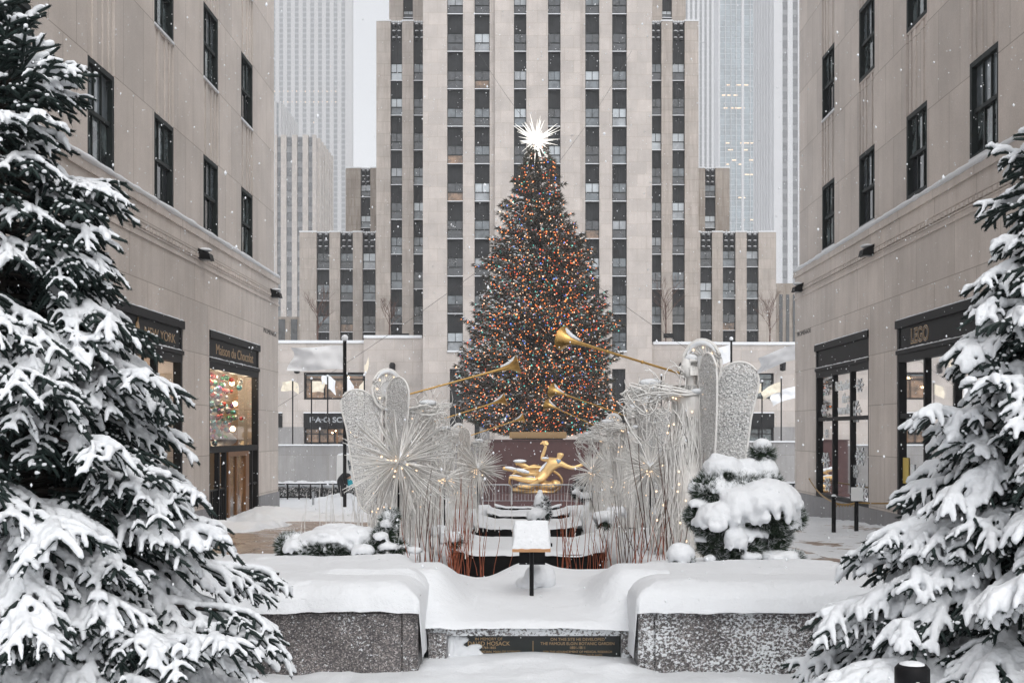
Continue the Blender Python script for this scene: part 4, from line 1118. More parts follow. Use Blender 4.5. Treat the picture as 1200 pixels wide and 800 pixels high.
link('snow', np_mesh('snow', Vq.reshape(-1, 3), Fq, [M['snow_far']], True), ct)
# bulbs
sel = np.where((S_all > .55))[0]; sel = rng.choice(sel, min(len(sel), 15500), replace=len(sel) < 15500)
BP = P_all[sel]+rng.normal(size=(len(sel), 3))*.10
cid = rng.choice(5, len(sel), p=[.46, .17, .20, .11, .06])
octv = np.array([(1,0,0),(0,1,0),(-1,0,0),(0,-1,0),(0,0,1),(0,0,-1)])*.056
octf = np.array([(0,1,4),(1,2,4),(2,3,4),(3,0,4),(1,0,5),(2,1,5),(3,2,5),(0,3,5)])
front = np.argsort(BP[:, 1]); big = set(front[:2500:25].tolist())
bm_ = [np_mesh('light_bulb', octv*1.5, octf, [BULB[c]]) for c in range(5)]
for i in big: link('light_bulb', bm_[cid[i]], ct, tuple(BP[i]))
rest = np.array([i for i in range(len(BP)) if i not in big])
Vb = (BP[rest][:, None, :]+octv[None]*rng.uniform(.7, 1.25, (len(rest), 1, 1))).reshape(-1, 3)
Fb = (np.arange(len(rest))[:, None, None]*6+octf[None]).reshape(-1, 3)
tag(link('light_bulb', np_mesh('light_strings', Vb, Fb, BULB, False, np.repeat(cid[rest], 8)), ct), kind='stuff')
# crystal star
star = empty('star'); star.parent = ct; star.location = (PX(628, XY)-ct.location.x, -.2, PZ(165, XY))
mb = MB(); mb.ball((0, 0, 0), .36, nu=14, nv=10); mb.build('core', M['lamp_star'], star)
mb = MB(); rg = random.Random(4)
for k in range(110):
    v = Vector((rg.gauss(0, 1), rg.gauss(0, 1), rg.gauss(0, 1))).normalized(); L = rg.choice([.9, 1.3, 1.8, 2.25])
    mb.tube([v*.3, v*L*.5, v*L], [.07, .045, .008], 5)
mb.build('spike', M['lamp_star'], star)
# stays running down from the tree
for i, (a_, b__, lb_) in enumerate((((631, 265), (300, 492), 'thin stay cable from the tree down to the left'), ((560, 60), (640, 170), 'thin stay cable crossing the tower left of the star'),
        ((640, 290), (905, 470), 'thin stay cable from the tree down to the right'), ((740, 60), (655, 190), 'thin stay cable crossing the tower right of the star'))):
    y0_ = XY if i in (0, 2) else 122
    p0 = P(*a_, y0_ if i in (0, 2) else 123); p1 = P(*b__, 112 if i in (0, 2) else 101)
    pts = [p0.lerp(p1, k/10)-Vector((0, 0, .5*math.sin(math.pi*k/10))) for k in range(11)]
    mb = MB(); mb.tube(pts, .018, 4); tag(mb.build('stay_cable', M['louver']), lb_, 'cable', 'stay cables of the tree')
# ================================================================ planting beds, pools, planters
def edgefall(d, wd): return np.sqrt(np.clip(1-(1-np.clip(d/wd, 0, 1))**2.0, 0, 1))
XO = 2.72
def bedgrid(sd):
    us = np.concatenate([np.linspace(0, .1, 9), np.linspace(.12, .88, 44), np.linspace(.9, 1, 9)])
    vs = np.concatenate([np.linspace(7.94, 8.2, 12), np.arange(8.23, 16, .045), np.arange(16, 44, .12)])
    U, Y = np.meshgrid(us, vs)
    xin = np.interp(Y, [7, 9.6, 11.2, 13, 60], [.70, .70, 1.0, 1.12, 1.16]) + .05*fbm(Y*1.7, Y*0+sd, 41, 3)
    ax = xin + U*(XO-xin); X = ax*sd
    d = np.minimum.reduce([ax-xin, XO-ax, Y-7.94, 44.5-Y])
    h = bed(Y)-.02 + .16*fbm(X*.9+5*sd, Y*.8, 51, 3)*(Y > 8.7) + .05*fbm(X*3, Y*3, 52, 3)*(Y > 10) + .02*fbm(X*9, Y*9, 53, 3)
    h = h + .10*np.clip((Y-11)/2, 0, 1)*fbm(X*2.2, Y*1.6, 57, 3)
    drop = np.interp(Y, [8, 9.5, 13], [.19, .26, .5])
    skirt = (U < 1e-6)*(Y < 11.2)
    Z = h - drop*(1-edgefall(d, .24 + .10*fbm(X*2, Y*2, 58, 2))) - skirt*.30
    Y = Y + np.clip((8.3-Y)/.36, 0, 1)*.045*fbm(X*4, X*0+3, 59, 4)*2
    Z = Z + np.clip((8.35-Y)/.3, 0, 1)*.05*fbm(X*5, Y*5, 60, 3)
    V = np.stack([X.ravel(), Y.ravel(), Z.ravel()], 1); nx = len(us); ny = len(vs)
    i, j = np.meshgrid(np.arange(nx-1), np.arange(ny-1)); a = (j*nx+i).ravel()
    Fc = np.stack([a, a+1, a+1+nx, a+nx], 1)
    if sd < 0: Fc = Fc[:, ::-1]
    return np_mesh('snow_bed', V, Fc, [M['snow']], True)
for sd in (-1, 1): tag(link('snow_field', bedgrid(sd)), kind='structure')
def slab(y0, y1, name='snow_field', w=1.19, front=.18):
    xs = np.arange(-w, w+.001, .04); ys = np.arange(y0, y1+.001, .05 if y0 < 20 else .1)
    def zf(X, Y):
        d = np.minimum.reduce([Y-y0, y1-Y]); h = ctr(Y)+.05*fbm(X*1.5, Y*1.2, 61, 3)+.02*fbm(X*8, Y*8, 62, 3)
        if y0 < 9:
            h = h + .10*np.exp(-((X-.02)/.24)**2-((Y-11.2)/.6)**2) - .06*np.exp(-((X+.5)/.25)**2)*np.clip((Y-10.4)/.9, 0, 1) + .05*fbm(X*2.5, Y*.8, 66, 2)*(Y > 10)
        if y0 < 9:
            q = np.clip((np.abs(X)-.38)/.34, 0, 1); q = q*q*(3-2*q); h = h + q*.27*np.clip((Y-8.44)/.55, 0, 1)*np.clip((10.7-Y)/1.3, 0, 1)
        else: h = h + .03*fbm(X*4, Y*.5, 63, 2) + .10*np.clip((np.abs(X)-.8)/.4, 0, 1)
        return h - (.085 if y0 > 9 else .045)*(1-edgefall(d, front))
    tag(link(name, grid_mesh(name, xs, ys, zf, [M['snow']])), kind='structure')
slab(8.36, 11.55, w=1.06, front=.12)
for y0, y1 in ((18, 21.2), (26, 29), (34.5, 38), (42, 44.4)): slab(y0, y1)
for (y0, y1, w_) in ((11.45, 18.0, 'nearest'), (21.2, 26.0, 'second'), (29.0, 34.5, 'third'), (38.0, 42.0, 'farthest')):
    zt = float(ctr(y1))-.07; zf_ = zt-.75; c = (y0+y1)/2
    r_ = empty('fountain_pool', (0, c, zf_)); tag(r_, '%s dark fountain basin between snow covered slabs' % w_, 'fountain pool', 'row of basins down the middle of the beds')
    hl = (y1-y0)/2; zn = float(ctr(y0))-.1
    mb = MB(); mb.box(-1.3, 1.3, -hl-.2, hl+.2, -.1, 0); mb.box(-1.3, -1.17, -hl, hl, 0, zt-zf_+.0); mb.box(1.17, 1.3, -hl, hl, 0, zt-zf_)
    mb.box(-1.3, 1.3, hl+.02, hl+.3, 0, zt-zf_); mb.box(-1.3, 1.3, -hl-.3, -hl, 0, zt-zf_-.05)
    mb.build('basin', M['basin'], r_)
    mb = MB(); mb.tube([(-1.17, -hl+2.6, .5), (1.17, -hl+2.6, .5)], .012, 6); mb.build('pipe', M['steel'], r_)
# granite kerb of the beds and the two planter fronts
for sd, lb_, mt in ((-1, 'dark speckled granite planter heaped with snow, left of the black plaque', 'granite'), (1, 'speckled granite planter plastered with blown snow, right of the black plaque', 'granite_frost')):
    r_ = empty('stone_planter', (sd*1.7, 8.0, 0)); tag(r_, lb_, 'planter', 'granite planters at the end of the beds')
    mb = MB(); xa, xb = (.738-1.7)*sd, (2.68-1.7)*sd
    mb.box(xa, xb, .018, .22, -.15, .533)
    mb.build('body', M[mt], r_)
    mb = MB(); mb.box(xa-.002*sd, xb+.01*sd, -.012, .20, .447, .536); mb.box(xa-.002*sd, xa+.100*sd, -.010, .3, -.15, .436); mb.box(xa+.114*sd, xb, -.004, .3, -.15, .436)
    mb.build('panel', M[mt], r_)
    mb = MB()
    for k in range(34):
        y = 1.5+k; z = float(bed(8.0+y))-.32; mb.box(xb-.18*sd, xb, y, y+1.0, -1.9, z)
    mb.build('kerb', M['plinth'], r_)
    mb = MB()
    if sd > 0:
        x_ = -.9
        while x_ < .9:
            w_ = random.uniform(.02, .10); mb.ball((x_, .012, .436), w_, .012, random.uniform(.007, .014), 8, 5, jit=.2); x_ += w_*1.25
        mb.ball((-.72, .016, .345), .055, .012, .012, 8, 5, jit=.2)
    else:
        mb.ball((-.62+.25, .022, .02), .19, .02, .06, 14, 8, jit=.05)
        x_ = -.6
        while x_ < .9:
            mb.ball((x_, .004, random.uniform(.455, .52)), random.uniform(.004, .02), .008, random.uniform(.004, .009), 7, 5, jit=.2); x_ += random.uniform(.01, .09)
    mb.build('snow', M['snow'], r_)
# memorial bench block between them
r_ = empty('memorial_stone', (0.02, 8.45, 0)); tag(r_, 'low snow covered stone block carrying a black plaque with gilt letters', 'memorial')
mb = MB(); mb.box(-.72, -.595, -.06, .6, -.1, .235); mb.build('side_block', M['granite_frost'], r_); mb = MB(); mb.box(.635, .715, -.05, .6, -.1, .245); mb.build('side_block', M['granite_frost'], r_)
mb = MB(); mb.box(-.73, .72, -.03, .6, .215, .30); mb.build('top_block', M['granite_heavy'], r_)
mb = MB(); mb.box(-.594, .634, .03, .1, -.1, .212); mb.build('plaque', M['plaque'], r_)
for s_, x, z, sz in (('IN MEMORY OF', -.30, .183, .026), ('DAVID HOSACK', -.30, .150, .038), ('1769-1835', -.30, .121, .022), ('BOTANIST, PHYSICIAN, MAN OF SCIENCE', -.30, .092, .022), ('AND CITIZEN OF THE WORLD', -.30, .066, .022),
                     ('ON THIS SITE HE DEVELOPED', .33, .180, .027), ('THE FAMOUS ELGIN BOTANIC GARDEN', .33, .150, .027), ('1801-1811', .33, .121, .025), ('FOR THE ADVANCEMENT OF MEDICAL RESEARCH', .33, .092, .020), ('AND THE KNOWLEDGE OF PLANTS', .33, .066, .020)):
    text('inscription', s_, sz*1.08, M['gild_text'], r_, (x, .028, z), (R(90), 0, 0), extrude=.001, sx=1.0, weight=.0)
mb = MB(); mb.box(.012, .016, .026, .03, .03, .17); mb.build('divider', M['gild_text'], r_)
mb = MB()
for k in range(46):
    x_ = random.uniform(-.6, -.36); z_ = .20-(x_+.6)*.25*random.uniform(0, 1.6); mb.ball((x_, .03, random.uniform(.02, .2) if x_ < -.47 else random.uniform(.02, .13)), random.uniform(.03, .05), .02, random.uniform(.02, .035), 8, 6, jit=.08)
mb.ball((-.57, .02, .12), .03, .03, .10, 8, 6, jit=.1)
sme = remeshed(mb, 'snow', .006, [M['snow']], 2); link('snow', sme, r_)
# heaped, trodden snow in front of the memorial
mb = MB(); rg = random.Random(2)
for k in range(150):
    x_ = rg.uniform(-.72, .72); y_ = rg.uniform(7.5, 8.36); mb.ball((x_, y_, -.035+.03*(y_-7.5)+rg.uniform(-.02, .03)), rg.uniform(.03, .09), rg.uniform(.03, .09), rg.uniform(.02, .05), 8, 6, jit=.1)
tag(link('snow_mound', remeshed(mb, 'snow_mound', .009, [M['snow']], 4)), 'churned up snow heaped in front of the black plaque', 'snow heap')

# ================================================================ sign on a post
r_ = empty('garden_sign', (PX(623, 9.4), 9.4, .38)); tag(r_, 'sloping sign board buried in snow on a thin dark post, centre of the garden', 'sign')
mb = MB(); mb.tube([(0, 0, -.2), (0, 0, .36)], .017, 8); mb.build('post', M['black'], r_)
mb = MB()
x0, x1 = -.152, .148
for (a, b__, c, d_) in (((x0, -.09, .355), (x1, -.09, .355), (x1, .12, .50), (x0, .12, .50)),):
    mb.add([a, b__, c, d_, (a[0], a[1], a[2]-.02), (b__[0], b__[1], b__[2]-.02), (c[0], c[1], c[2]-.02), (d_[0], d_[1], d_[2]-.02)], [(0,1,2,3),(7,6,5,4),(0,4,5,1),(1,5,6,2),(2,6,7,3),(3,7,4,0)])
mb.build('board', M['wood'], r_)
mb = MB(); hp = []
for zz_ in (0, 1):
    for (x, y, z) in ((x0-.006, -.086, .352), (x1+.006, -.086, .352), (x1+.004, .13, .50), (x0-.004, .13, .50)): hp.append((x*(1-.14*zz_), y+.02*zz_*(1 if y < 0 else -1), z+.075*zz_))
mb.add(hp, [(3, 2, 1, 0), (4, 5, 6, 7), (0, 1, 5, 4), (1, 2, 6, 5), (2, 3, 7, 6), (3, 0, 4, 7)])
link('snow', remeshed(mb, 'snow', .006, [M['snow']], 26, .012, .05), r_)
mb = MB(); mb.box(-.10, .11, .25, .42, .20, .36); mb.box(-.005, .17, .36, .42, .335, .36); fo = mb.build('floodlight', M['black'])
fo.location = r_.location; tag(fo, 'black floodlight box half buried behind the sign board', 'floodlight')
mb = MB(); mb.ball((0, 0, 0), .10, .12, .10); mb.ball((.08, .05, -.02), .09, .1, .12)
for k in range(5): mb.ball((random.uniform(-.16, .2), random.uniform(0, .2), -.08), .10, .12, .07)
sm_ = link('snow_mound', remeshed(mb, 'snow_mound', .012, [M['snow']], 5), None, (PX(628, 9.9), 9.95, .45)); tag(sm_, 'small rounded lump of snow behind the sign post', 'snow heap')

# ================================================================ angels of white wire
def angel_meshes(seed, left=False):
    rg = random.Random(seed); W = MB()
    def strand(pts, r): W.tube(pts, r, 4)
    for k in range(380):            # robe
        a = rg.uniform(0, 6.283); r0 = rg.uniform(.06, .16); r1 = rg.uniform(.2, .44); zt = rg.choice([1.25, 1.55, 1.72, 1.9]) ; zb_ = rg.uniform(-.05, .25)
        pts = []; ph = rg.uniform(0, 6); am = rg.uniform(.01, .045); a2 = a+rg.uniform(-.5, .5)
        for i in range(9):
            t_ = i/8; rr_ = r0+(r1-r0)*t_**1.3; aa = a+(a2-a)*t_
            pts.append((.10+rr_*math.cos(aa)*1.0+am*math.sin(t_*14+ph), rr_*math.sin(aa)*.8+am*math.cos(t_*11+ph), zt+(zb_-zt)*t_))
        strand(pts, [rg.uniform(.004, .010)]*8+[.003])
    for k in range(26):            # arms and hanging sleeves
        s_ = rg.choice([-1, 1]); ph = rg.uniform(0, 6); ex = rg.uniform(.45, .85); hz = rg.uniform(1.7, 2.02); dr = rg.choice([.05, .1, .2, .3, .6])
        pts = [(.0, s_*.15, 1.80)]
        for i in range(1, 10):
            t_ = i/9; pts.append((ex*math.sin(t_*2.3)*1.05, s_*(.15-.08*t_)+.05*math.sin(t_*9+ph), 1.80+(hz-1.8)*math.sin(t_*1.57)-dr*max(0, t_-.45)**1.2*1.8+.03*math.cos(t_*12+ph)))
        strand(pts, rg.uniform(.005, .010))
    for k in range(22):            # curls in front of the arms
        c = (rg.uniform(.25, .85), rg.uniform(-.15, .15), rg.uniform(1.35, 2.0)); rr_ = rg.uniform(.08, .24)
        strand([(c[0]+rr_*.7*math.cos(q), c[1]+.3*rr_*math.sin(q*1.3), c[2]+rr_*math.sin(q)) for q in np.linspace(rg.uniform(0, 3), rg.uniform(5, 7.5), 12)], rg.uniform(.004, .008))
    for k in range(46):            # hair and belt wraps
        q0 = rg.uniform(0, 6); z_ = 1.30+rg.uniform(-.05, .05)
        strand([(.10+.15*math.cos(q0+i*.35), .14*math.sin(q0+i*.35), z_+.02*math.sin(i)) for i in range(10)], .007)
    gown = W.mesh('gown', [M['wire']])
    B = MB(); B.lathe([(.0, 1.15), (.13, 1.2), (.12, 1.35), (.15, 1.6), (.17, 1.76), (.10, 1.86), (.045, 1.92), (.05, 2.0)], (.06, 0, 0), (0, 0, 1), 16)
    B.lathe([(.13, 1.2), (.2, .9), (.27, .45), (.30, 0)], (.09, 0, 0), (0, 0, 1), 16)
    for k, v in enumerate(B.v): B.v[k] = (v[0]*(1+rg.uniform(-.1, .1)), v[1]*(1+rg.uniform(-.12, .12)), v[2])
    body = B.mesh('body', [M['wire_dim']])
    Hd = MB(); Hd.ball((.08, 0, 2.10), .095, .085, .125, 20, 14)
    Hd.ball((.175, 0, 2.09), .022, .014, .03, 8, 6); Hd.ball((.165, 0, 2.035), .014, .03, .011, 8, 6); Hd.ball((.150, 0, 1.995), .025, .03, .02, 8, 6)
    for s_ in (-1, 1): Hd.ball((.158, s_*.036, 2.125), .012, .018, .010, 8, 6); Hd.ball((.08, s_*.086, 2.09), .018, .01, .03, 8, 6)
    for k in range(30):
        q = rg.uniform(1.6, 4.7); Hd.tube([(.08+.09*math.cos(q)*s3, .09*math.sin(q)*s3, 2.10+.125*math.cos(p3)) for s3, p3 in ((.3, .2), (.9, .9), (1.1, 1.6), (1.15, 2.4))], .008, 4)
    head = Hd.mesh('head', [M['wire']])
    H2 = MB(); n = 28; c = Vector((-.06, .0, 2.12)); ax = Vector((.50, -.85, .12)).normalized(); a_ = ax.cross(Vector((0, 0, 1))).normalized(); b_ = Vector((0, 0, 1))
    for rr_, tr in ((.27, .014), (.225, .008), (.285, .009)): H2.tube([c+a_*math.cos(2*math.pi*i/n)*rr_*.85+b_*math.sin(2*math.pi*i/n)*rr_*1.05 for i in range(n+1)], tr, 5, cap=False)
    for i in range(26):
        q = 2*math.pi*i/26; H2.tube([c+a_*math.cos(q)*.10+b_*math.sin(q)*.12, c+a_*math.cos(q+.35)*.18+b_*math.sin(q+.35)*.22, c+a_*math.cos(q)*.235+b_*math.sin(q)*.29], .007, 4)
    vs = [c-ax*.01+a_*math.cos(2*math.pi*i/n)*.225+b_*math.sin(2*math.pi*i/n)*.28 for i in range(n)]; H2.add(vs+[v-ax*.012 for v in vs], [tuple(range(n)), tuple(range(2*n-1, n-1, -1))]+[(i, (i+1)%n, n+(i+1)%n, n+i) for i in range(n)], 1)
    halo = H2.mesh('halo', [M['wire'], M['frost']])
    Sm = MB(); Sm.ball((.06, 0, 2.20), .075, .075, .05, 12, 8); Sm.ball((.0, .13, 1.83), .09, .06, .035, 10, 6); Sm.ball((.0, -.13, 1.83), .09, .06, .035, 10, 6); Sm.ball((.52, -.05, 1.93), .13, .06, .045, 10, 6)
    Sm.tube([c+a_*math.cos(q)*.2+b_*math.sin(q)*.255 for q in np.linspace(.6, 2.6, 9)], [.01, .02, .028, .03, .032, .03, .028, .02, .01], 8)
    snow_ = Sm.mesh('snow', [M['snow']])
    L = MB()
    for k in range(28):
        a = rg.uniform(0, 6.28); z_ = rg.uniform(.1, 1.9); r_ = .16+.32*(1-z_/2)**1.2; L.ball((.1+r_*math.cos(a), -abs(r_*math.sin(a))*.9, z_), .0115, nu=6, nv=4)
    for i in range(9):
        q = 2*math.pi*i/9; L.ball(c-ax*-.03+a_*math.cos(q)*.17+b_*math.sin(q)*.2, .0115, nu=6, nv=4)
    lights = L.mesh('light_string', [M['fairy']])
    wings = []
    for org, u, wd, top, bot, lean in ((Vector((-.14, .0, 0)), Vector((-.98, -.2, 0)), .52, 2.12, .35, .18), (Vector((-.06, -.14, 0)), Vector((.66, -.75, 0)), .54, 2.28, .35, .02)) if left else ((Vector((-.14, .05, 0)), Vector((-.95, -.25, 0)), .50, 2.16, .35, .16), (Vector((-.02, -.14, 0)), Vector((-.30, -.95, 0)), .44, 2.24, .35, -.05)):
        u = u.normalized(); nrm = u.cross(Vector((0, 0, 1))); ol = []
        for i in range(40):
            t_ = i/39
            if t_ < .36: q = math.pi*(1-t_/.36); x = wd*.5+wd*.5*math.cos(q) ; z = top-.26+.26*math.sin(q)
            elif t_ < .75: s2 = (t_-.36)/.39; x = wd*(1-.38*s2**1.4); z = (top-.26)+(bot+.12-(top-.26))*s2
            elif t_ < .86: s2 = (t_-.75)/.11; x = wd*(.62-.34*s2); z = bot+.12-.12*math.sin(s2*1.57)
            else: s2 = (t_-.86)/.14; x = wd*(.28-.28*s2)*(1) ; z = bot+(1.62-bot)*s2**1.1
            ol.append((x + max(0, z-1.55)*lean, z))
        ol.append((0.0, 1.9))
        Wg = MB(); m_ = len(ol); cx_, cz_ = wd*.42, (top+bot)/2
        rings = 9; vs = []
        for sgn in (1, -1):
            for r_ in range(rings):
                k_ = 1-r_/rings
                for (x, z) in ol:
                    xx = cx_+(x-cx_)*k_; zz_ = cz_+(z-cz_)*k_; th = (.006+.008*(1-k_**3)+.003*rg.uniform(-1, 1)*(r_ > 0))*sgn
                    vs.append(org+u*xx+nrm*th+Vector((0, 0, zz_)))
            vs.append(org+u*cx_+nrm*.015*sgn+Vector((0, 0, cz_)))
        tot = rings*m_+1; fs = []
        for sgn, b0 in ((0, 0), (1, tot)):
            for r_ in range(rings-1):
                for i in range(m_):
                    f4 = (b0+r_*m_+i, b0+r_*m_+(i+1)%m_, b0+(r_+1)*m_+(i+1)%m_, b0+(r_+1)*m_+i); fs.append(f4 if sgn else f4[::-1])
            for i in range(m_):
                f3 = (b0+(rings-1)*m_+i, b0+(rings-1)*m_+(i+1)%m_, b0+tot-1); fs.append(f3 if sgn else f3[::-1])
        for i in range(m_): fs.append((i, (i+1)%m_, tot+(i+1)%m_, tot+i))
        Wg.add(vs, fs, 0, True)
        pts = [org+u*x+Vector((0, 0, z)) for x, z in ol]; Wg.tube(pts+[pts[0]], .014, 6, mi=1, cap=False)
        wings.append(Wg.mesh('wing', [M['wing'], M['wire']]))
    T_ = MB(); dr_ = Vector((.965, .0, .262)).normalized()
    T_.lathe([(.012, 0), (.016, .03), (.013, .06), (.0135, .9), (.017, 1.25), (.024, 1.42), (.045, 1.55), (.085, 1.63), (.135, 1.68), (.15, 1.69), (.145, 1.685), (.08, 1.62), (.04, 1.55), (.0, 1.45)], (0, 0, 0), dr_, 28)
    for z_ in (.5, 1.0): T_.lathe([(.014, z_), (.021, z_+.005), (.021, z_+.02), (.014, z_+.025)], (0, 0, 0), dr_, 12)
    trumpet = T_.mesh('tube', [M['brass']])
    S2 = MB(); S2.tube([dr_*1.42+Vector((0, 0, .03)), dr_*1.55+Vector((0, 0, .055)), dr_*1.64+Vector((0, 0, .10)), dr_*1.67+Vector((0, 0, .135))], [.014, .03, .035, .012], 8)
    tsnow = S2.mesh('snow', [M['snow']])
    return gown, body, head, halo, snow_, lights, wings, trumpet, tsnow
AM = angel_meshes(31); AML = angel_meshes(57, True)
def angel(px, Y, zb, flip, scale, label, tl, tilt=0, rz=0, tz=0):
    gown, body, head, halo, snow_, lights, wings, trumpet, tsnow = AM if flip else AML
    r_ = empty('angel_sculpture', (PX(px, Y), Y, zb)); tag(r_, label, 'angel sculpture', 'white wire herald angels along the beds')
    sx = -1 if flip else 1
    r_.scale = (sx*scale, scale, scale); r_.rotation_euler = (0, 0, R(rz))
    for nm, me in (('gown', gown), ('body', body), ('head', head), ('halo', halo), ('snow', snow_), ('light_string', lights)): link(nm, me, r_)
    for w_ in wings: link('wing', w_, r_)
    t_ = empty('herald_trumpet', r_.location + Vector((sx*.185*scale, 0, 2.035*scale))); t_.scale = r_.scale; t_.rotation_euler = (0, -R(tilt)*sx if not flip else R(tilt), R(tz))
    tag(t_, tl, 'trumpet', 'long brass trumpets held by the wire angels')
    link('tube', trumpet, t_); link('snow', tsnow, t_)
angel(459, 18.6, .0, False, 1.09, 'white wire angel with two broad frosted wings beside the flagpole, nearest on the left', 'long brass trumpet blown by the nearest left angel, highest on the left', 0)
angel(494, 26.8, -.28, False, 1.05, 'second white wire angel on the left, thin figure behind the big starburst', 'middle brass trumpet of the three on the left', 2)
angel(540, 35.5, -.62, False, 1.05, 'small farthest white wire angel on the left, by the maroon wall', 'lowest and smallest brass trumpet on the left', 3)
angel(816, 14.0, .2, True, 1.05, 'tall white wire angel with a glowing halo, nearest on the right', 'largest brass trumpet, above all others, in front of the Christmas tree', 1, 0, -38)
angel(745, 22.5, -.12, True, 1.02, 'white wire angel with round snow capped head, second on the right', 'upper of the two brass trumpets of the farther right angels', 2, 0, -34)
angel(716, 29.5, -.42, True, 1.05, 'farthest white wire angel on the right, narrow grey wing', 'lower of the two brass trumpets of the farther right angels', 6, 0, -34)

# ================================================================ starbursts
def starburst(px, py, Y, rad, zb, label, n=150, seed=0):
    rg = random.Random(seed); z = PZ(py, Y); r_ = empty('starburst', (PX(px, Y), Y, zb)); tag(r_, label, 'starburst', 'white wire starbursts on poles'); h = z-zb
    mb = MB(); mb.tube([(0, 0, 0), (0, 0, h)], .014, 6); mb.build('pole', M['black'], r_)
    mb = MB()
    for k in range(n):
        v = Vector((rg.gauss(0, 1), rg.gauss(0, 1), rg.gauss(0, 1))).normalized(); L = rad*rg.uniform(.72, 1.0)
        mb.tube([v*.03+Vector((0, 0, h)), v*L*.5+Vector((0, 0, h)), v*L+Vector((0, 0, h-.02*L))], [.008, .012, .004], 5)
    mb.build('spikes', M['wire'], r_)
    mb = MB()
    for k in range(26):
        v = Vector((rg.gauss(0, 1), -abs(rg.gauss(0, 1)), rg.gauss(0, 1)-.5)).normalized(); mb.ball(v*rad*rg.uniform(.1, .34)+Vector((0, 0, h)), .011*rad/.6, nu=6, nv=4)
    mb.build('light_string', M['fairy'], r_)
    mb = MB(); mb.ball((0, 0, h+.04), .09*rad/.7, nu=12, nv=8, jit=.06); mb.ball((.05, -.05, h-.01), .06*rad/.7, jit=.1); mb.ball((-.08, 0, h+.0), .05*rad/.7, jit=.1)
    mb.build('snow', M['snow'], r_)
starburst(467, 541, 15.2, .80, .0, 'largest white starburst of wire spikes, in front of the nearest left angel', 210, 1)
starburst(560, 549, 24.5, .66, -.3, 'smaller white starburst right of the second left angel', 150, 2)
starburst(521, 560, 20.5, .55, -.15, 'snow covered starburst between the two bigger left starbursts', 110, 5)
starburst(762, 548, 18.5, .60, .05, 'white starburst low in front of the second right angel', 150, 3)
starburst(694, 553, 27, .60, -.3, 'white starburst at the right edge of the golden statue', 140, 4)

# ================================================================ wire reeds, red twigs
def reeds(px, Y, zb, w, n, hh, label, mat, cat, name, grp, lean=.06, thick=.005, seed=0, rw=.6, curl=.03):
    rg = random.Random(seed); r_ = empty(name, (PX(px, Y), Y, zb)); tag(r_, label, cat, grp); mb = MB()
    for k in range(n):
        x, y = rg.gauss(0, w*.42), rg.gauss(0, rw*.4); H = hh*rg.uniform(.55, 1.1); lx, ly = rg.gauss(0, lean), rg.gauss(0, lean); ph = rg.uniform(0, 6)
        mb.tube([(x+lx*H*t_+curl*math.sin(t_*5+ph)*t_, y+ly*H*t_+curl*math.cos(t_*4+ph)*t_, H*t_-.1) for t_ in (0, .25, .5, .75, 1)], [thick, thick, thick*.85, thick*.7, thick*.35], 4)
    mb.build('stems', mat, r_)
    return r_
RG = 'clumps of frosted wire reeds in the beds'
for i, (px, Y, w_, n_, h_, lb_) in enumerate(((440, 16.8, .9, 60, 1.0, 'frosted wire reeds below the left wing of the nearest left angel'), (478, 15.6, .9, 85, 1.05, 'frosted wire reeds right under the largest starburst'),
        (505, 18.6, .7, 70, 1.2, 'frosted wire reeds between the two left angels'), (535, 24, .9, 60, 1.3, 'frosted wire reeds by the farther left angels'),
        (728, 20, .8, 80, 1.25, 'frosted wire reeds below the second right angel'), (775, 15.5, .8, 90, 1.05, 'frosted wire reeds left of the nearest right angel'), (806, 13.6, .5, 60, .9, 'frosted wire reeds under the gown of the nearest right angel'), (700, 26, .8, 60, 1.2, 'frosted wire reeds near the golden statue'))):
    reeds(px, Y, float(bed(Y))-.05, w_, int(n_*.8), h_, lb_, M['wire'], 'wire reeds', 'wire_reeds', RG, .035, .006, 100+i)
DG = 'bare dogwood clumps poking out of the snow'
def dog(px, Y, zb, w_, n_, h_, lb_, th=.0035, ln=.1, s_=0, mat='stem_red'): reeds(px, Y, zb, w_, n_, h_, lb_, M[mat], 'dogwood', 'dogwood_shrub', DG, ln, th, s_, .25, .02)
dog(527, 11.6, .32, .30, 24, .62, 'orange red bare twigs at the left end of the nearest dark basin', s_=1)
dog(553, 11.9, .30, .36, 20, .55, 'orange red bare twigs in front of the left half of the nearest basin', s_=2)
dog(668, 12.0, .30, .45, 16, .66, 'orange twigs in front of the right half of the nearest basin', s_=3)
dog(695, 12.1, .28, .36, 15, .62, 'long orange twigs at the right end of the nearest basin', s_=4)
dog(757, 12.9, .28, .35, 16, .6, 'dense red twigs in the snow left of the round shrub', .0045, .16, 5)
dog(735, 14.2, .2, .35, 20, .8, 'spreading brown twigs at the foot of the second right angel', .004, .2, 6, 'stem_brown')
dog(500, 13.6, .25, .3, 16, 1.0, 'long brown twigs left of the second left angel', .004, .08, 7, 'stem_brown')
dog(655, 22.5, -.25, .5, 10, 1.0, 'thin orange twigs in front of the golden statue', .004, .08, 8)
dog(545, 17.6, .0, .4, 14, 1.2, 'tall orange twigs below the smaller left starburst', .005, .05, 9)
dog(788, 13.2, .25, .3, 6, 1.5, 'tall dark bare branches beside the nearest right angel head', .005, .2, 10, 'stem_brown')
dog(775, 15.0, .25, .3, 6, 1.9, 'dark upright branches behind the sleeves of the nearest right angel', .006, .16, 11, 'stem_brown')

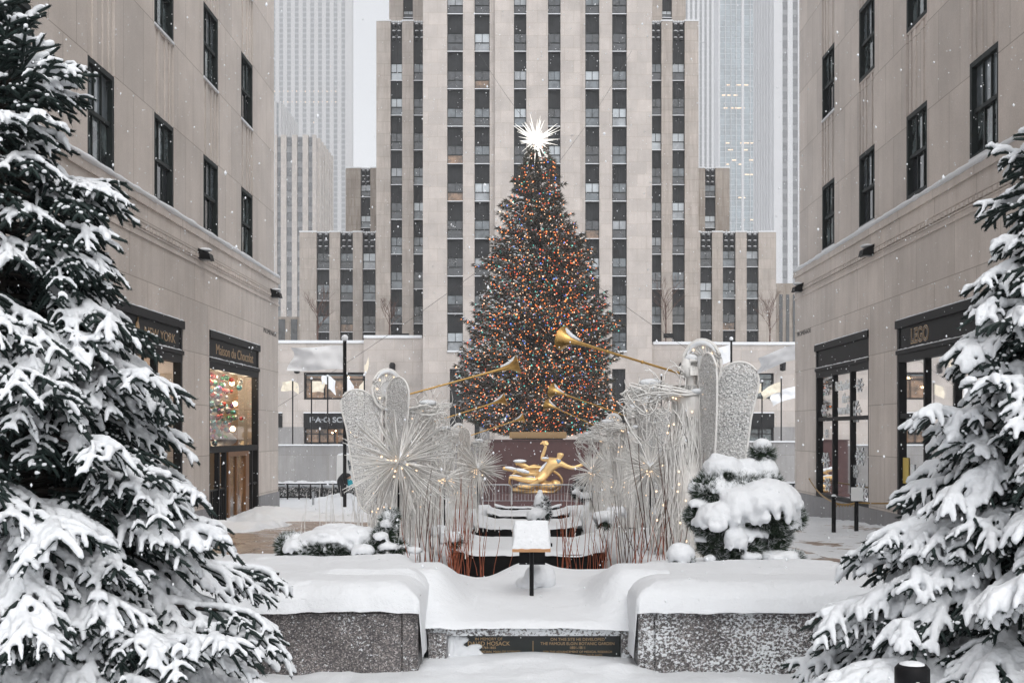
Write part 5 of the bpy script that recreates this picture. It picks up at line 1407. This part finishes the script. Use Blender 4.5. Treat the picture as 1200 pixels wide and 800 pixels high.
# ================================================================ snow covered shrubs
def shrub(name, label, cat, Y, blobs, tufts, seed=0, needle='needle_pine', vox=.014, nlen=.07, dens=900, grp='snow covered evergreens in the beds', base=None, nz=.045):
    """blobs/tufts: (px, py, rx px, rz px, dy m) at distance Y"""
    rng = np.random.RandomState(seed); s = Y/F; cx = PX(blobs[0][0], Y); zb = base if base is not None else float(bed(Y))
    r_ = empty(name, (cx, Y, zb)); tag(r_, label, cat, grp)
    mb = MB(); random.seed(seed)
    for (px, py, rx, rz, dy) in blobs:
        c = (PX(px, Y+dy)-cx, dy, PZ(py, Y+dy)-zb); v0 = len(mb.v); mb.ball(c, rx*s*1.02, rx*s*.95, rz*s*1.0, 16, 10, jit=.03)
        for k in range(v0, len(mb.v)):
            x, y, z = mb.v[k]
            if z < c[2]: mb.v[k] = (x, y, c[2]+(z-c[2])*.45)
        n_ = 16+int(rx*1.2)
        for k in range(n_):
            a = 2*math.pi*k/n_+random.uniform(-.2, .2); q = random.uniform(.72, 1.02); rr_ = s*random.uniform(.08, .17)*min(rx, rz*1.6)
            mb.ball((c[0]+rx*s*q*math.cos(a), c[1]+rx*s*.92*q*math.sin(a), c[2]-rz*s*random.uniform(.1, .75)*q), rr_, rr_, rr_*random.uniform(.8, 1.9), 8, 6, jit=.12)
        for k in range(6):
            a = random.uniform(0, 6.28); q = random.uniform(.2, .7); mb.ball((c[0]+rx*s*q*math.cos(a), c[1]+rx*s*q*math.sin(a), c[2]+rz*s*.75*(1-q*q*.6)), rx*s*.3, None, rz*s*.28, 8, 6, jit=.08)
    link('snow', remeshed(mb, 'snow', vox, [M['snow']], 14, nz, .16), r_)
    pts = []; drs = []
    for (px, py, rx, rz, dy) in tufts:
        rx *= .88; rz *= .88
        c = np.array([PX(px, Y+dy)-cx, dy, PZ(py, Y+dy)-zb]); n = int(dens*rx*rz/400)+30
        v = rng.normal(size=(n, 3)); v /= np.linalg.norm(v, axis=1)[:, None]; k = rng.uniform(.72, 1.03, (n, 1))
        pts.append(c+v*k*np.array([rx*s, rx*s*.9, rz*s])); drs.append(v+np.array([0, 0, .25]))
    if pts:
        pts = np.concatenate(pts); drs = np.concatenate(drs)
        V = needle_tris(pts, nlen, .006, 12, rng, drs, .55)
        link('foliage', np_mesh('foliage', V, np.arange(len(V)).reshape(-1, 3), [M[needle]]), r_)
        k_ = rng.rand(len(pts)) < .5; V = needle_tris(pts[k_]+drs[k_]*.012+np.array([0, 0, .008]), nlen*.9, .008, 4, rng, drs[k_], .45)
        link('frosted_tips', np_mesh('frosted_tips', V, np.arange(len(V)).reshape(-1, 3), [M['snow_far']]), r_)
        core = MB()
        for (px, py, rx, rz, dy) in tufts: core.ball((PX(px, Y+dy)-cx, dy, PZ(py, Y+dy)-zb), rx*s*.66, rx*s*.6, rz*s*.66, 10, 7, jit=.1)
        core.build('branches', M['needle_pine'] if needle != 'needle' else M['needle'], r_)
    return r_
shrub('pine_shrub', 'large rounded mountain pine loaded with pillows of snow, right of the round shrub', 'pine shrub', 11.3,
      [(846, 548, 24, 15, .1), (893, 523, 12, 10, .15), (898, 556, 15, 22, .1), (838, 572, 17, 14, -.05), (896, 588, 42, 27, -.1), (868, 596, 26, 25, -.2), (842, 606, 26, 19, -.2), (862, 634, 13, 19, -.3), (818, 590, 14, 7, -.05), (925, 612, 16, 12, -.05), (842, 540, 12, 10, .1), (815, 572, 11, 7, 0), (822, 612, 13, 7, -.1), (866, 572, 20, 11, 0), (935, 592, 8, 8, 0), (872, 562, 20, 14, .08), (878, 545, 12, 9, .1), (858, 585, 16, 10, -.1), (880, 625, 20, 9, -.15), (822, 632, 9, 6, -.1), (832, 655, 8, 6, -.25), (880, 652, 14, 6, -.25), (905, 650, 18, 7, -.1)],
      [(846, 560, 25, 14, .1), (893, 532, 13, 10, .15), (897, 572, 20, 22, .1), (832, 575, 22, 18, 0), (895, 602, 44, 26, 0), (845, 617, 32, 20, -.05), (868, 642, 26, 20, -.1), (820, 605, 16, 14, 0), (927, 607, 15, 13, 0), (872, 572, 26, 16, .05), (835, 640, 16, 10, 0), (905, 628, 22, 12, 0), (855, 660, 18, 10, -.1), (900, 640, 22, 8, 0)], 3, base=.35)
shrub('round_shrub', 'small ball shaped shrub capped with snow, left of the large pine', 'shrub', 10.9, [(798, 650, 17, 14, 0), (795, 645, 12, 10, 0)], [(799, 655, 16, 12, 0)], 4, base=.45, nlen=.03)
shrub('low_shrub', 'wide low evergreen hidden under a thick white mound, behind the left planter', 'shrub', 12.4,
      [(385, 632, 34, 14, 0), (352, 640, 20, 11, -.1), (415, 630, 28, 15, 0), (425, 645, 14, 8, -.3), (342, 632, 14, 9, 0), (395, 622, 30, 9, .2)], [(380, 642, 44, 12, 0), (420, 640, 24, 14, 0), (340, 640, 16, 14, 0), (432, 648, 16, 9, -.2)], 5, base=.3)
shrub('small_fir', 'little dark fir clotted with snow between left mound and the wire reeds', 'fir shrub', 12.2,
      [(457, 604, 10, 7, 0), (452, 614, 8, 7, -.05), (446, 628, 11, 6, -.1), (462, 618, 6, 8, 0), (470, 640, 8, 5, 0), (455, 640, 12, 6, -.1), (486, 645, 10, 5, 0)], [(455, 614, 9, 11, 0), (450, 630, 12, 12, 0), (466, 641, 9, 6, 0), (459, 605, 7, 6, 0)], 6, base=.3)
shrub('small_fir', 'snowy little fir right of the golden statue', 'fir shrub', 29, [(683, 562, 8, 5, 0), (680, 571, 9, 4, 0), (686, 581, 10, 5, -.1), (675, 577, 6, 4, -.2), (692, 572, 6, 4, 0)], [(683, 567, 10, 9, 0), (682, 580, 11, 8, 0), (676, 575, 8, 7, 0)], 7, 'needle', .03, .10, base=-.55)
shrub('small_fir', 'snow plastered bush on the slab between the basins, above the sign board', 'fir shrub', 19.0, [(633, 590, 8, 12, 0), (628, 603, 11, 8, -.1), (633, 578, 4, 5, 0), (637, 597, 8, 8, 0)], [(636, 592, 9, 10, 0), (628, 606, 10, 5, 0), (640, 602, 6, 7, 0)], 8, 'needle', .02, .06, base=-.15)
shrub('low_shrub', 'low snowy mound with dark leaves left of the second basin', 'shrub', 16.0, [(528, 630, 14, 8, 0), (515, 622, 12, 8, .2)], [(532, 634, 9, 7, 0)], 9, base=.05)
shrub('low_shrub', 'low snowy mound with dark leaves right of the second basin', 'shrub', 17.5, [(708, 607, 14, 9, 0), (722, 600, 12, 8, .2)], [(708, 613, 9, 6, 0)], 10, base=.0)
shrub('low_shrub', 'small snowy lump peeping out beside the right planter edge', 'shrub', 10.4, [(925, 652, 14, 7, 0), (910, 655, 10, 6, 0)], [(932, 656, 8, 6, 0)], 12, base=.45)
# snow heap with white tarp beyond the railing, a crouching worker
r_ = empty('covered_kiosk', (PX(410, 55), 55, -1.3)); tag(r_, 'white tarpaulin covered stand behind the tall flagpole', 'covered stand')
def K(px, py, dy=0): p = P(px, py, 55+dy); return (p.x-PX(410, 55), dy, p.z+1.3)
mb = MB(); a = [K(395, 533), K(412, 532), K(424, 582), K(394, 572)]; mb.add(a+[(x, y+1.4, z) for x, y, z in a], [(0, 3, 2, 1), (4, 5, 6, 7), (0, 1, 5, 4), (1, 2, 6, 5), (2, 3, 7, 6), (3, 0, 4, 7)])
mb.build('tarpaulin', M['paper'], r_); mb = MB(); mb.tube([K(408, 539, -.03), K(410, 545, -.03), K(410, 551, -.03)], [.03, .07, .03], 6); mb.build('handle', M['pane_mid'], r_)
mb = MB(); mb.ball(K(404, 533, .6), .35, .6, .10); mb.build('snow', M['snow'], r_)

PY = 50.0
def B(px, py, dy=0): p = P(px, py, PY); return (p.x-PX(403, PY), dy, p.z-PZ(589, PY))
r_ = empty('person', (PX(403, PY), PY, PZ(589, PY))); tag(r_, 'person in a black jacket bending forward by the tall flagpole', 'person')
V_ = [(400,568,0),(398,562,0),(400,556.5,0),(404,554.5,0),(407.5,556.5,-.02),(409.5,559,-.02),
      (402,556.5,-.2),(405,563,-.25),(409,567,-.2),(411,569,-.2), (402,556.5,.2),(406,563,.2),(410,566,.15),(411.5,568,.1),
      (399.5,571,-.14),(402,580,-.16),(399.5,588,-.16),(402.5,589,-.2),(400,571,.14),(403,580,.16),(401,588,.16),(404,589,.2)]
E_ = [(0,1),(1,2),(2,3),(3,4),(4,5),(2,6),(6,7),(7,8),(8,9),(2,10),(10,11),(11,12),(12,13),(0,14),(14,15),(15,16),(16,17),(0,18),(18,19),(19,20),(20,21)]
rr = [.17,.17,.19,.08,.09,.085, .085,.07,.055,.05,.085,.07,.055,.05, .10,.08,.06,.05,.10,.08,.06,.05]
skin_fig('body', [B(*v) for v in V_], E_, rr, [M['jacket']], r_)
mb = MB(); mb.ball(B(408.8, 558.6, -.02), .095, .10, .12, 12, 8); mb.build('head', M['skin'], r_)
mb = MB(); mb.ball(B(408.0, 557.2, -.02), .115, .12, .11, 12, 8); mb.build('hat', M['jacket'], r_)
mb = MB(); mb.tube([B(410, 561, -.28), B(412, 565, -.3), B(411.5, 569.5, -.28)], [.07, .12, .08], 8); mb.build('teal_bag', M['teal'], r_)
mb = MB(); mb.tube([B(410.5, 567.5, -.2), B(412, 569, -.2), B(412.6, 570.5, -.2)], [.045, .05, .03], 6); mb.build('glove', M['jacket'], r_)

# ================================================================ small street things
PG = 'black stanchions on the right-hand walk'
for px, lb_, h_ in ((977, 'black snow capped stanchion post, the left one of the pair by the right building', .86), (1003.5, 'black stanchion post carrying a white paper notice, by the right building', .88)):
    Y = 28.0; r_ = empty('stanchion', (PX(px, Y), Y, gs(28)-.1)); tag(r_, lb_, 'stanchion', PG)
    mb = MB(); mb.tube([(0, 0, 0), (0, 0, h_+.1)], .05, 10); mb.lathe([(.16, 0), (.16, .03), (.05, .06)], n=16); mb.build('post', M['black'], r_)
    mb = MB(); mb.ball((0, 0, h_+.12), .06, .06, .035, 10, 6); mb.build('snow', M['snow'], r_)
    if px > 1000:
        mb = MB(); mb.box(-.14, .14, -.07, -.055, h_-.02, h_+.30); mb.build('notice', M['paper'], r_)
mb = MB(); a_ = Vector((PX(977, 28), 28, gs(28)+.72)); b_ = Vector((PX(1003.5, 28), 28, gs(28)+.72)); c_ = Vector((RX, 40.2, gs(28)+.80)); e_ = Vector((9.4, 28.2, gs(28)+.80))
for p0, p1, sg in ((c_, a_, .12), (a_, b_, .05), (b_, e_, .06)):
    mb.tube([p0.lerp(p1, k/14)-Vector((0, 0, sg*math.sin(math.pi*k/14))) for k in range(15)], .022, 6)
for k in range(9): 
    q = a_.lerp(b_, k/8)-Vector((0, 0, .10)); mb.tube([q+Vector((-.03, 0, .07)), q, q+Vector((.03, 0, .07))], .014, 5)
tag(mb.build('rope', M['chain']), 'gold brown rope strung from the right building to the stanchions', 'rope')
mb = MB(); mb.tube([(PX(367, 44), 44, -1.35), (PX(367, 44), 44, -.55)], .045, 8); tag(mb.build('marker_post', M['steel']), 'short thin grey post in the snow before the left railing', 'post')
mb = MB(); mb.tube([(PX(416, 15), 15, .05), (PX(416, 15), 15, .28)], [.05, .07], 10); tag(mb.build('ground_spotlight', M['black']), 'small black spotlight standing in the snow left of the reeds', 'spotlight')
Y = 4.3; r_ = empty('bollard', (PX(1069, Y), Y, .10)); tag(r_, 'round black bollard with a disc of snow under the right fir tree', 'bollard')
mb = MB(); mb.lathe([(.055, 0), (.055, .64), (.062, .645), (.062, .70), (.05, .715), (0, .715)], n=28)
mb.box(-.012, .012, -.062, -.05, .2, .60); mb.build('post', M['black'], r_)
mb = MB(); mb.ball((0, 0, .712), .048, .048, .014, 16, 6, jit=.03); mb.ball((0, -.058, .655), .011, .006, .012, 8, 6); mb.build('snow', M['snow'], r_)

# ================================================================ the two foreground fir trees
def spruce(name, loc, prof, seed, label, rot=0, drop=.0, snowy=1.0):
    """prof: list of (height, radius)"""
    rng = random.Random(seed); r_ = empty(name, loc, rot); tag(r_, label, 'fir tree')
    H = prof[-1][0]; hz = [p[0] for p in prof]; hr = [p[1] for p in prof]
    tr = MB(); tr.tube([(0, 0, -.1), (0, 0, H*.5), (0, 0, H*.97)], [.075, .045, .01], 10); tr.build('trunk', M['bark'], r_)
    wood = MB(); snow = MB(); NP = []; ND = []
    CORE = MB(); crumbs = MB()
    def needles(pts, dens=1.0):
        k_ = len(pts); CORE.tube(pts, [.0095 if i < k_-1 else .0055 for i in range(k_)], 5)
        for i in range(len(pts)-1):
            a, b = pts[i], pts[i+1]; L = (b-a).length; n = max(2, int(L/.0072*dens)); d = (b-a).normalized()
            for k in range(n):
                NP.append(tuple(a.lerp(b, (k+rng.random())/n))); ND.append(tuple(d))
    def lump(pts, r0, r1, n=6):
        rs = [max(.008, (r0+(r1-r0)*i/(len(pts)-1))*rng.uniform(.68, 1.35)) for i in range(len(pts))]
        rs[0] *= .7; rs[-1] *= .75
        snow.tube([p+Vector((0, 0, rs[i]*.7+.005)) for i, p in enumerate(pts)], rs, n)
        snow.ball(pts[-1]+Vector((0, 0, rs[-1]*.7)), rs[-1]*1.02, nu=6, nv=4)
    area = 0; zs_ = []
    z = .12
    while z < H-.08:
        R0 = float(np.interp(z, hz, hr)); zs_.append(z); z += .0118*(.95/(R0+.30))**.55*1.0
    for b, z in enumerate(zs_):
        R0 = float(np.interp(z, hz, hr)); fz = z/H
        if True:
            az = b*2.39996+rng.uniform(-.35, .35); L = R0*rng.choice([.62, .8, .92, 1.0, 1.06, 1.13])+.03; zb = z+rng.uniform(-.06, .06)
            el = R(50)*max(0, (fz-.70)/.30)**.8 + R(15)*(1-fz) + rng.uniform(-.20, .20); dr = (.36 if fz < .8 else .06)*L*rng.uniform(.6, 1.4)+drop*L
            u = Vector((math.cos(az), math.sin(az), 0)); pr = Vector((-u.y, u.x, rng.uniform(-.35, .35))).normalized(); n = max(4, int(L/.10)+2)
            def PT(t_): return Vector((0, 0, zb))+u*(L*t_*math.cos(el))+Vector((0, 0, L*t_*math.sin(el)-dr*t_**1.7+.06*L*max(0, t_-.7)*2))+pr*(.06*L*math.sin(t_*3+b))
            pts = [PT(i/(n-1)) for i in range(n)]
            wood.tube(pts, [.013*(1-.75*i/(n-1))*(.5+L) for i in range(n)], 5)
            st_ = max(0, int(n*.3)); needles(pts[st_:], 1.0)
            hs = rng.random() < (.98 if fz < .3 else .92 if fz < .5 else .88)*snowy if fz < .86 else rng.random() < .4
            bulk = snowy*(.70+.48*(1-fz))*(1.0 if L > .3 else .75)*rng.uniform(.75, 1.25)
            t0_ = rng.uniform(.45, .66)
            if hs: lump([PT(t0_+(1-t0_)*.93*i/4) for i in range(5)], .026*bulk, .020*bulk)
            s_ = .30*L if L > .5 else .12*L
            while s_ < L*.97:
                t_ = s_/L; p = PT(t_); tg = (PT(min(1, t_+.03))-PT(max(0, t_-.03))).normalized(); sl_ = min(.42, (.13+.46*(L-s_))*rng.uniform(.65, 1.2)) if L > .35 else min(.2, .08+.4*(L-s_))
                for sg in (-1, 1):
                    an = rng.uniform(.45, .85); d = (tg*math.cos(an)+pr*sg*math.sin(an)).normalized(); m_ = 4; sag = sl_*rng.uniform(.10, .75)*(1 if fz < .85 else .2)
                    q = [p+d*(sl_*i/(m_-1))-Vector((0, 0, sag*(i/(m_-1))**1.5)) for i in range(m_)]
                    wood.tube(q, [.005, .004, .003, .002], 4); needles(q, 1.25)
                    h2 = hs and t_ > t0_-.2 and rng.random() < .88
                    w2 = rng.uniform(.7, 1.3)
                    if h2: lump(q[:] if rng.random() < .45 else q[:-1], .024*bulk*w2, .0175*bulk*w2)
                    if sl_ > .15:
                        ss = sl_*.32
                        while ss < sl_*.95:
                            tt = ss/sl_; pp = p+d*ss-Vector((0, 0, sag*tt**1.5)); l3 = min(.15, .045+.40*(sl_-ss))*rng.uniform(.75, 1.25)
                            for s2 in (-1, 1):
                                d3 = (d*math.cos(.8)+d.cross(Vector((0, 0, 1))).normalized()*s2*math.sin(.8)-Vector((0, 0, rng.uniform(.1, .8)*(fz < .85)))).normalized()
                                q3 = [pp, pp+d3*l3*.5, pp+d3*l3-Vector((0, 0, .15*l3))]; needles(q3, 1.25)
                                if h2 and rng.random() < .78: lump(q3, .018*bulk*w2, .012*bulk*w2, 6)
                            ss += .07
                s_ += rng.uniform(.095, .13)
    print('boughs', len(zs_))
    # leader
    for k in range(4):
        a = k*1.57; q = [Vector((0, 0, H-.25)), Vector((.05*math.cos(a), .05*math.sin(a), H-.1)), Vector((.07*math.cos(a), .07*math.sin(a), H+.02))]; wood.tube(q, .004, 4); needles(q)
    q = [Vector((0, 0, H-.3)), Vector((0, 0, H+.12))]; needles(q)
    wood.build('branches', M['bark'], r_)
    nr = np.random.RandomState(seed)
    V = needle_tris(np.array(NP), .0205, .0042, 4, nr, np.array(ND), .80)
    link('needles', np_mesh('needles', V, np.arange(len(V)).reshape(-1, 3), [M['needle']]), r_); CORE.build('shoots', M['needle'], r_)
    for k in range(0, len(NP), 9):      # crumbs caught on single shoots
        if rng.random() < .5:
            p = NP[k]; r3 = rng.uniform(.004, .0095)
            if (p[0]**2+p[1]**2)**.5 > .55*float(np.interp(p[2], hz, hr)): crumbs.ball((p[0], p[1], p[2]+.011), r3*1.5, r3*1.5, r3, 5, 4, jit=.2)
    crumbs.build('snow_crumbs', M['snow_tree'], r_)
    sm_ = remeshed(snow, 'snow', .0090, [M['snow_tree']], 2, .013, .028)
    link('snow', sm_, r_)
    print(name, 'needles', len(V)//3, 'snow faces', len(sm_.polygons))
    return r_
PROF = [(.0, 1.2), (.3, 1.38), (.8, 1.33), (1.05, 1.18), (1.29, 1.0), (1.93, .86), (2.3, .70), (2.66, .60), (3.05, .49), (3.45, .30), (3.75, .16), (3.97, .05)]
spruce('fir_tree', (-2.66, 6.0, 0.0), PROF, 11, 'large snow laden fir tree filling the left edge, taller of the two')
PROF2 = [(.0, 1.2), (.3, 1.22), (.8, 1.24), (1.05, 1.02), (1.35, .88), (1.9, .69), (2.3, .50), (2.6, .42), (2.95, .33), (3.25, .19), (3.5, .12), (3.62, .04)]
spruce('fir_tree', (PX(1262, 6.0), 6.0, 0.0), PROF2, 23, 'thickly snow covered fir tree at the right edge beside the black bollard', snowy=1.22)

# ================================================================ falling snow
rng = np.random.RandomState(77)
def flakes(n, y0, y1, r0, r1, xw):
    Y = y0+(y1-y0)*rng.rand(n)**.7; X = (rng.rand(n)*2-1)*xw*Y*1.0; Z = EYE+(rng.rand(n)*1.0-.42)*Y*.75; Z = np.clip(Z, -1, 40)
    k = (np.abs(X) < 8.6); Y, X, Z = Y[k], X[k], Z[k]; n = len(X)
    ov = np.array([(1,0,0),(0,1,0),(-1,0,0),(0,-1,0),(0,0,1),(0,0,-1)], float)
    r = rng.uniform(r0, r1, (n, 1, 1)); st = rng.uniform(1, 1.8, (n, 1, 1))
    V = np.stack([X, Y, Z], 1)[:, None, :]+ov[None]*r*np.concatenate([np.ones((n, 1, 1)), np.ones((n, 1, 1)), st], 2)
    Fc = (np.arange(n)[:, None, None]*6+octf[None]); return V.reshape(-1, 3), Fc.reshape(-1, 3)
Va, Fa = flakes(3600, 2.5, 12, .0018, .004, .55); Vb, Fb = flakes(10000, 12, 42, .005, .011, .5); Vc, Fc_ = flakes(60, 2.2, 6, .003, .005, .5)
V = np.concatenate([Va, Vb, Vc]); Fx = np.concatenate([Fa, Fb+len(Va), Fc_+len(Va)+len(Vb)])
tag(link('falling_snow', np_mesh('falling_snow', V, Fx, [M['snow_far']], True)), kind='stuff')
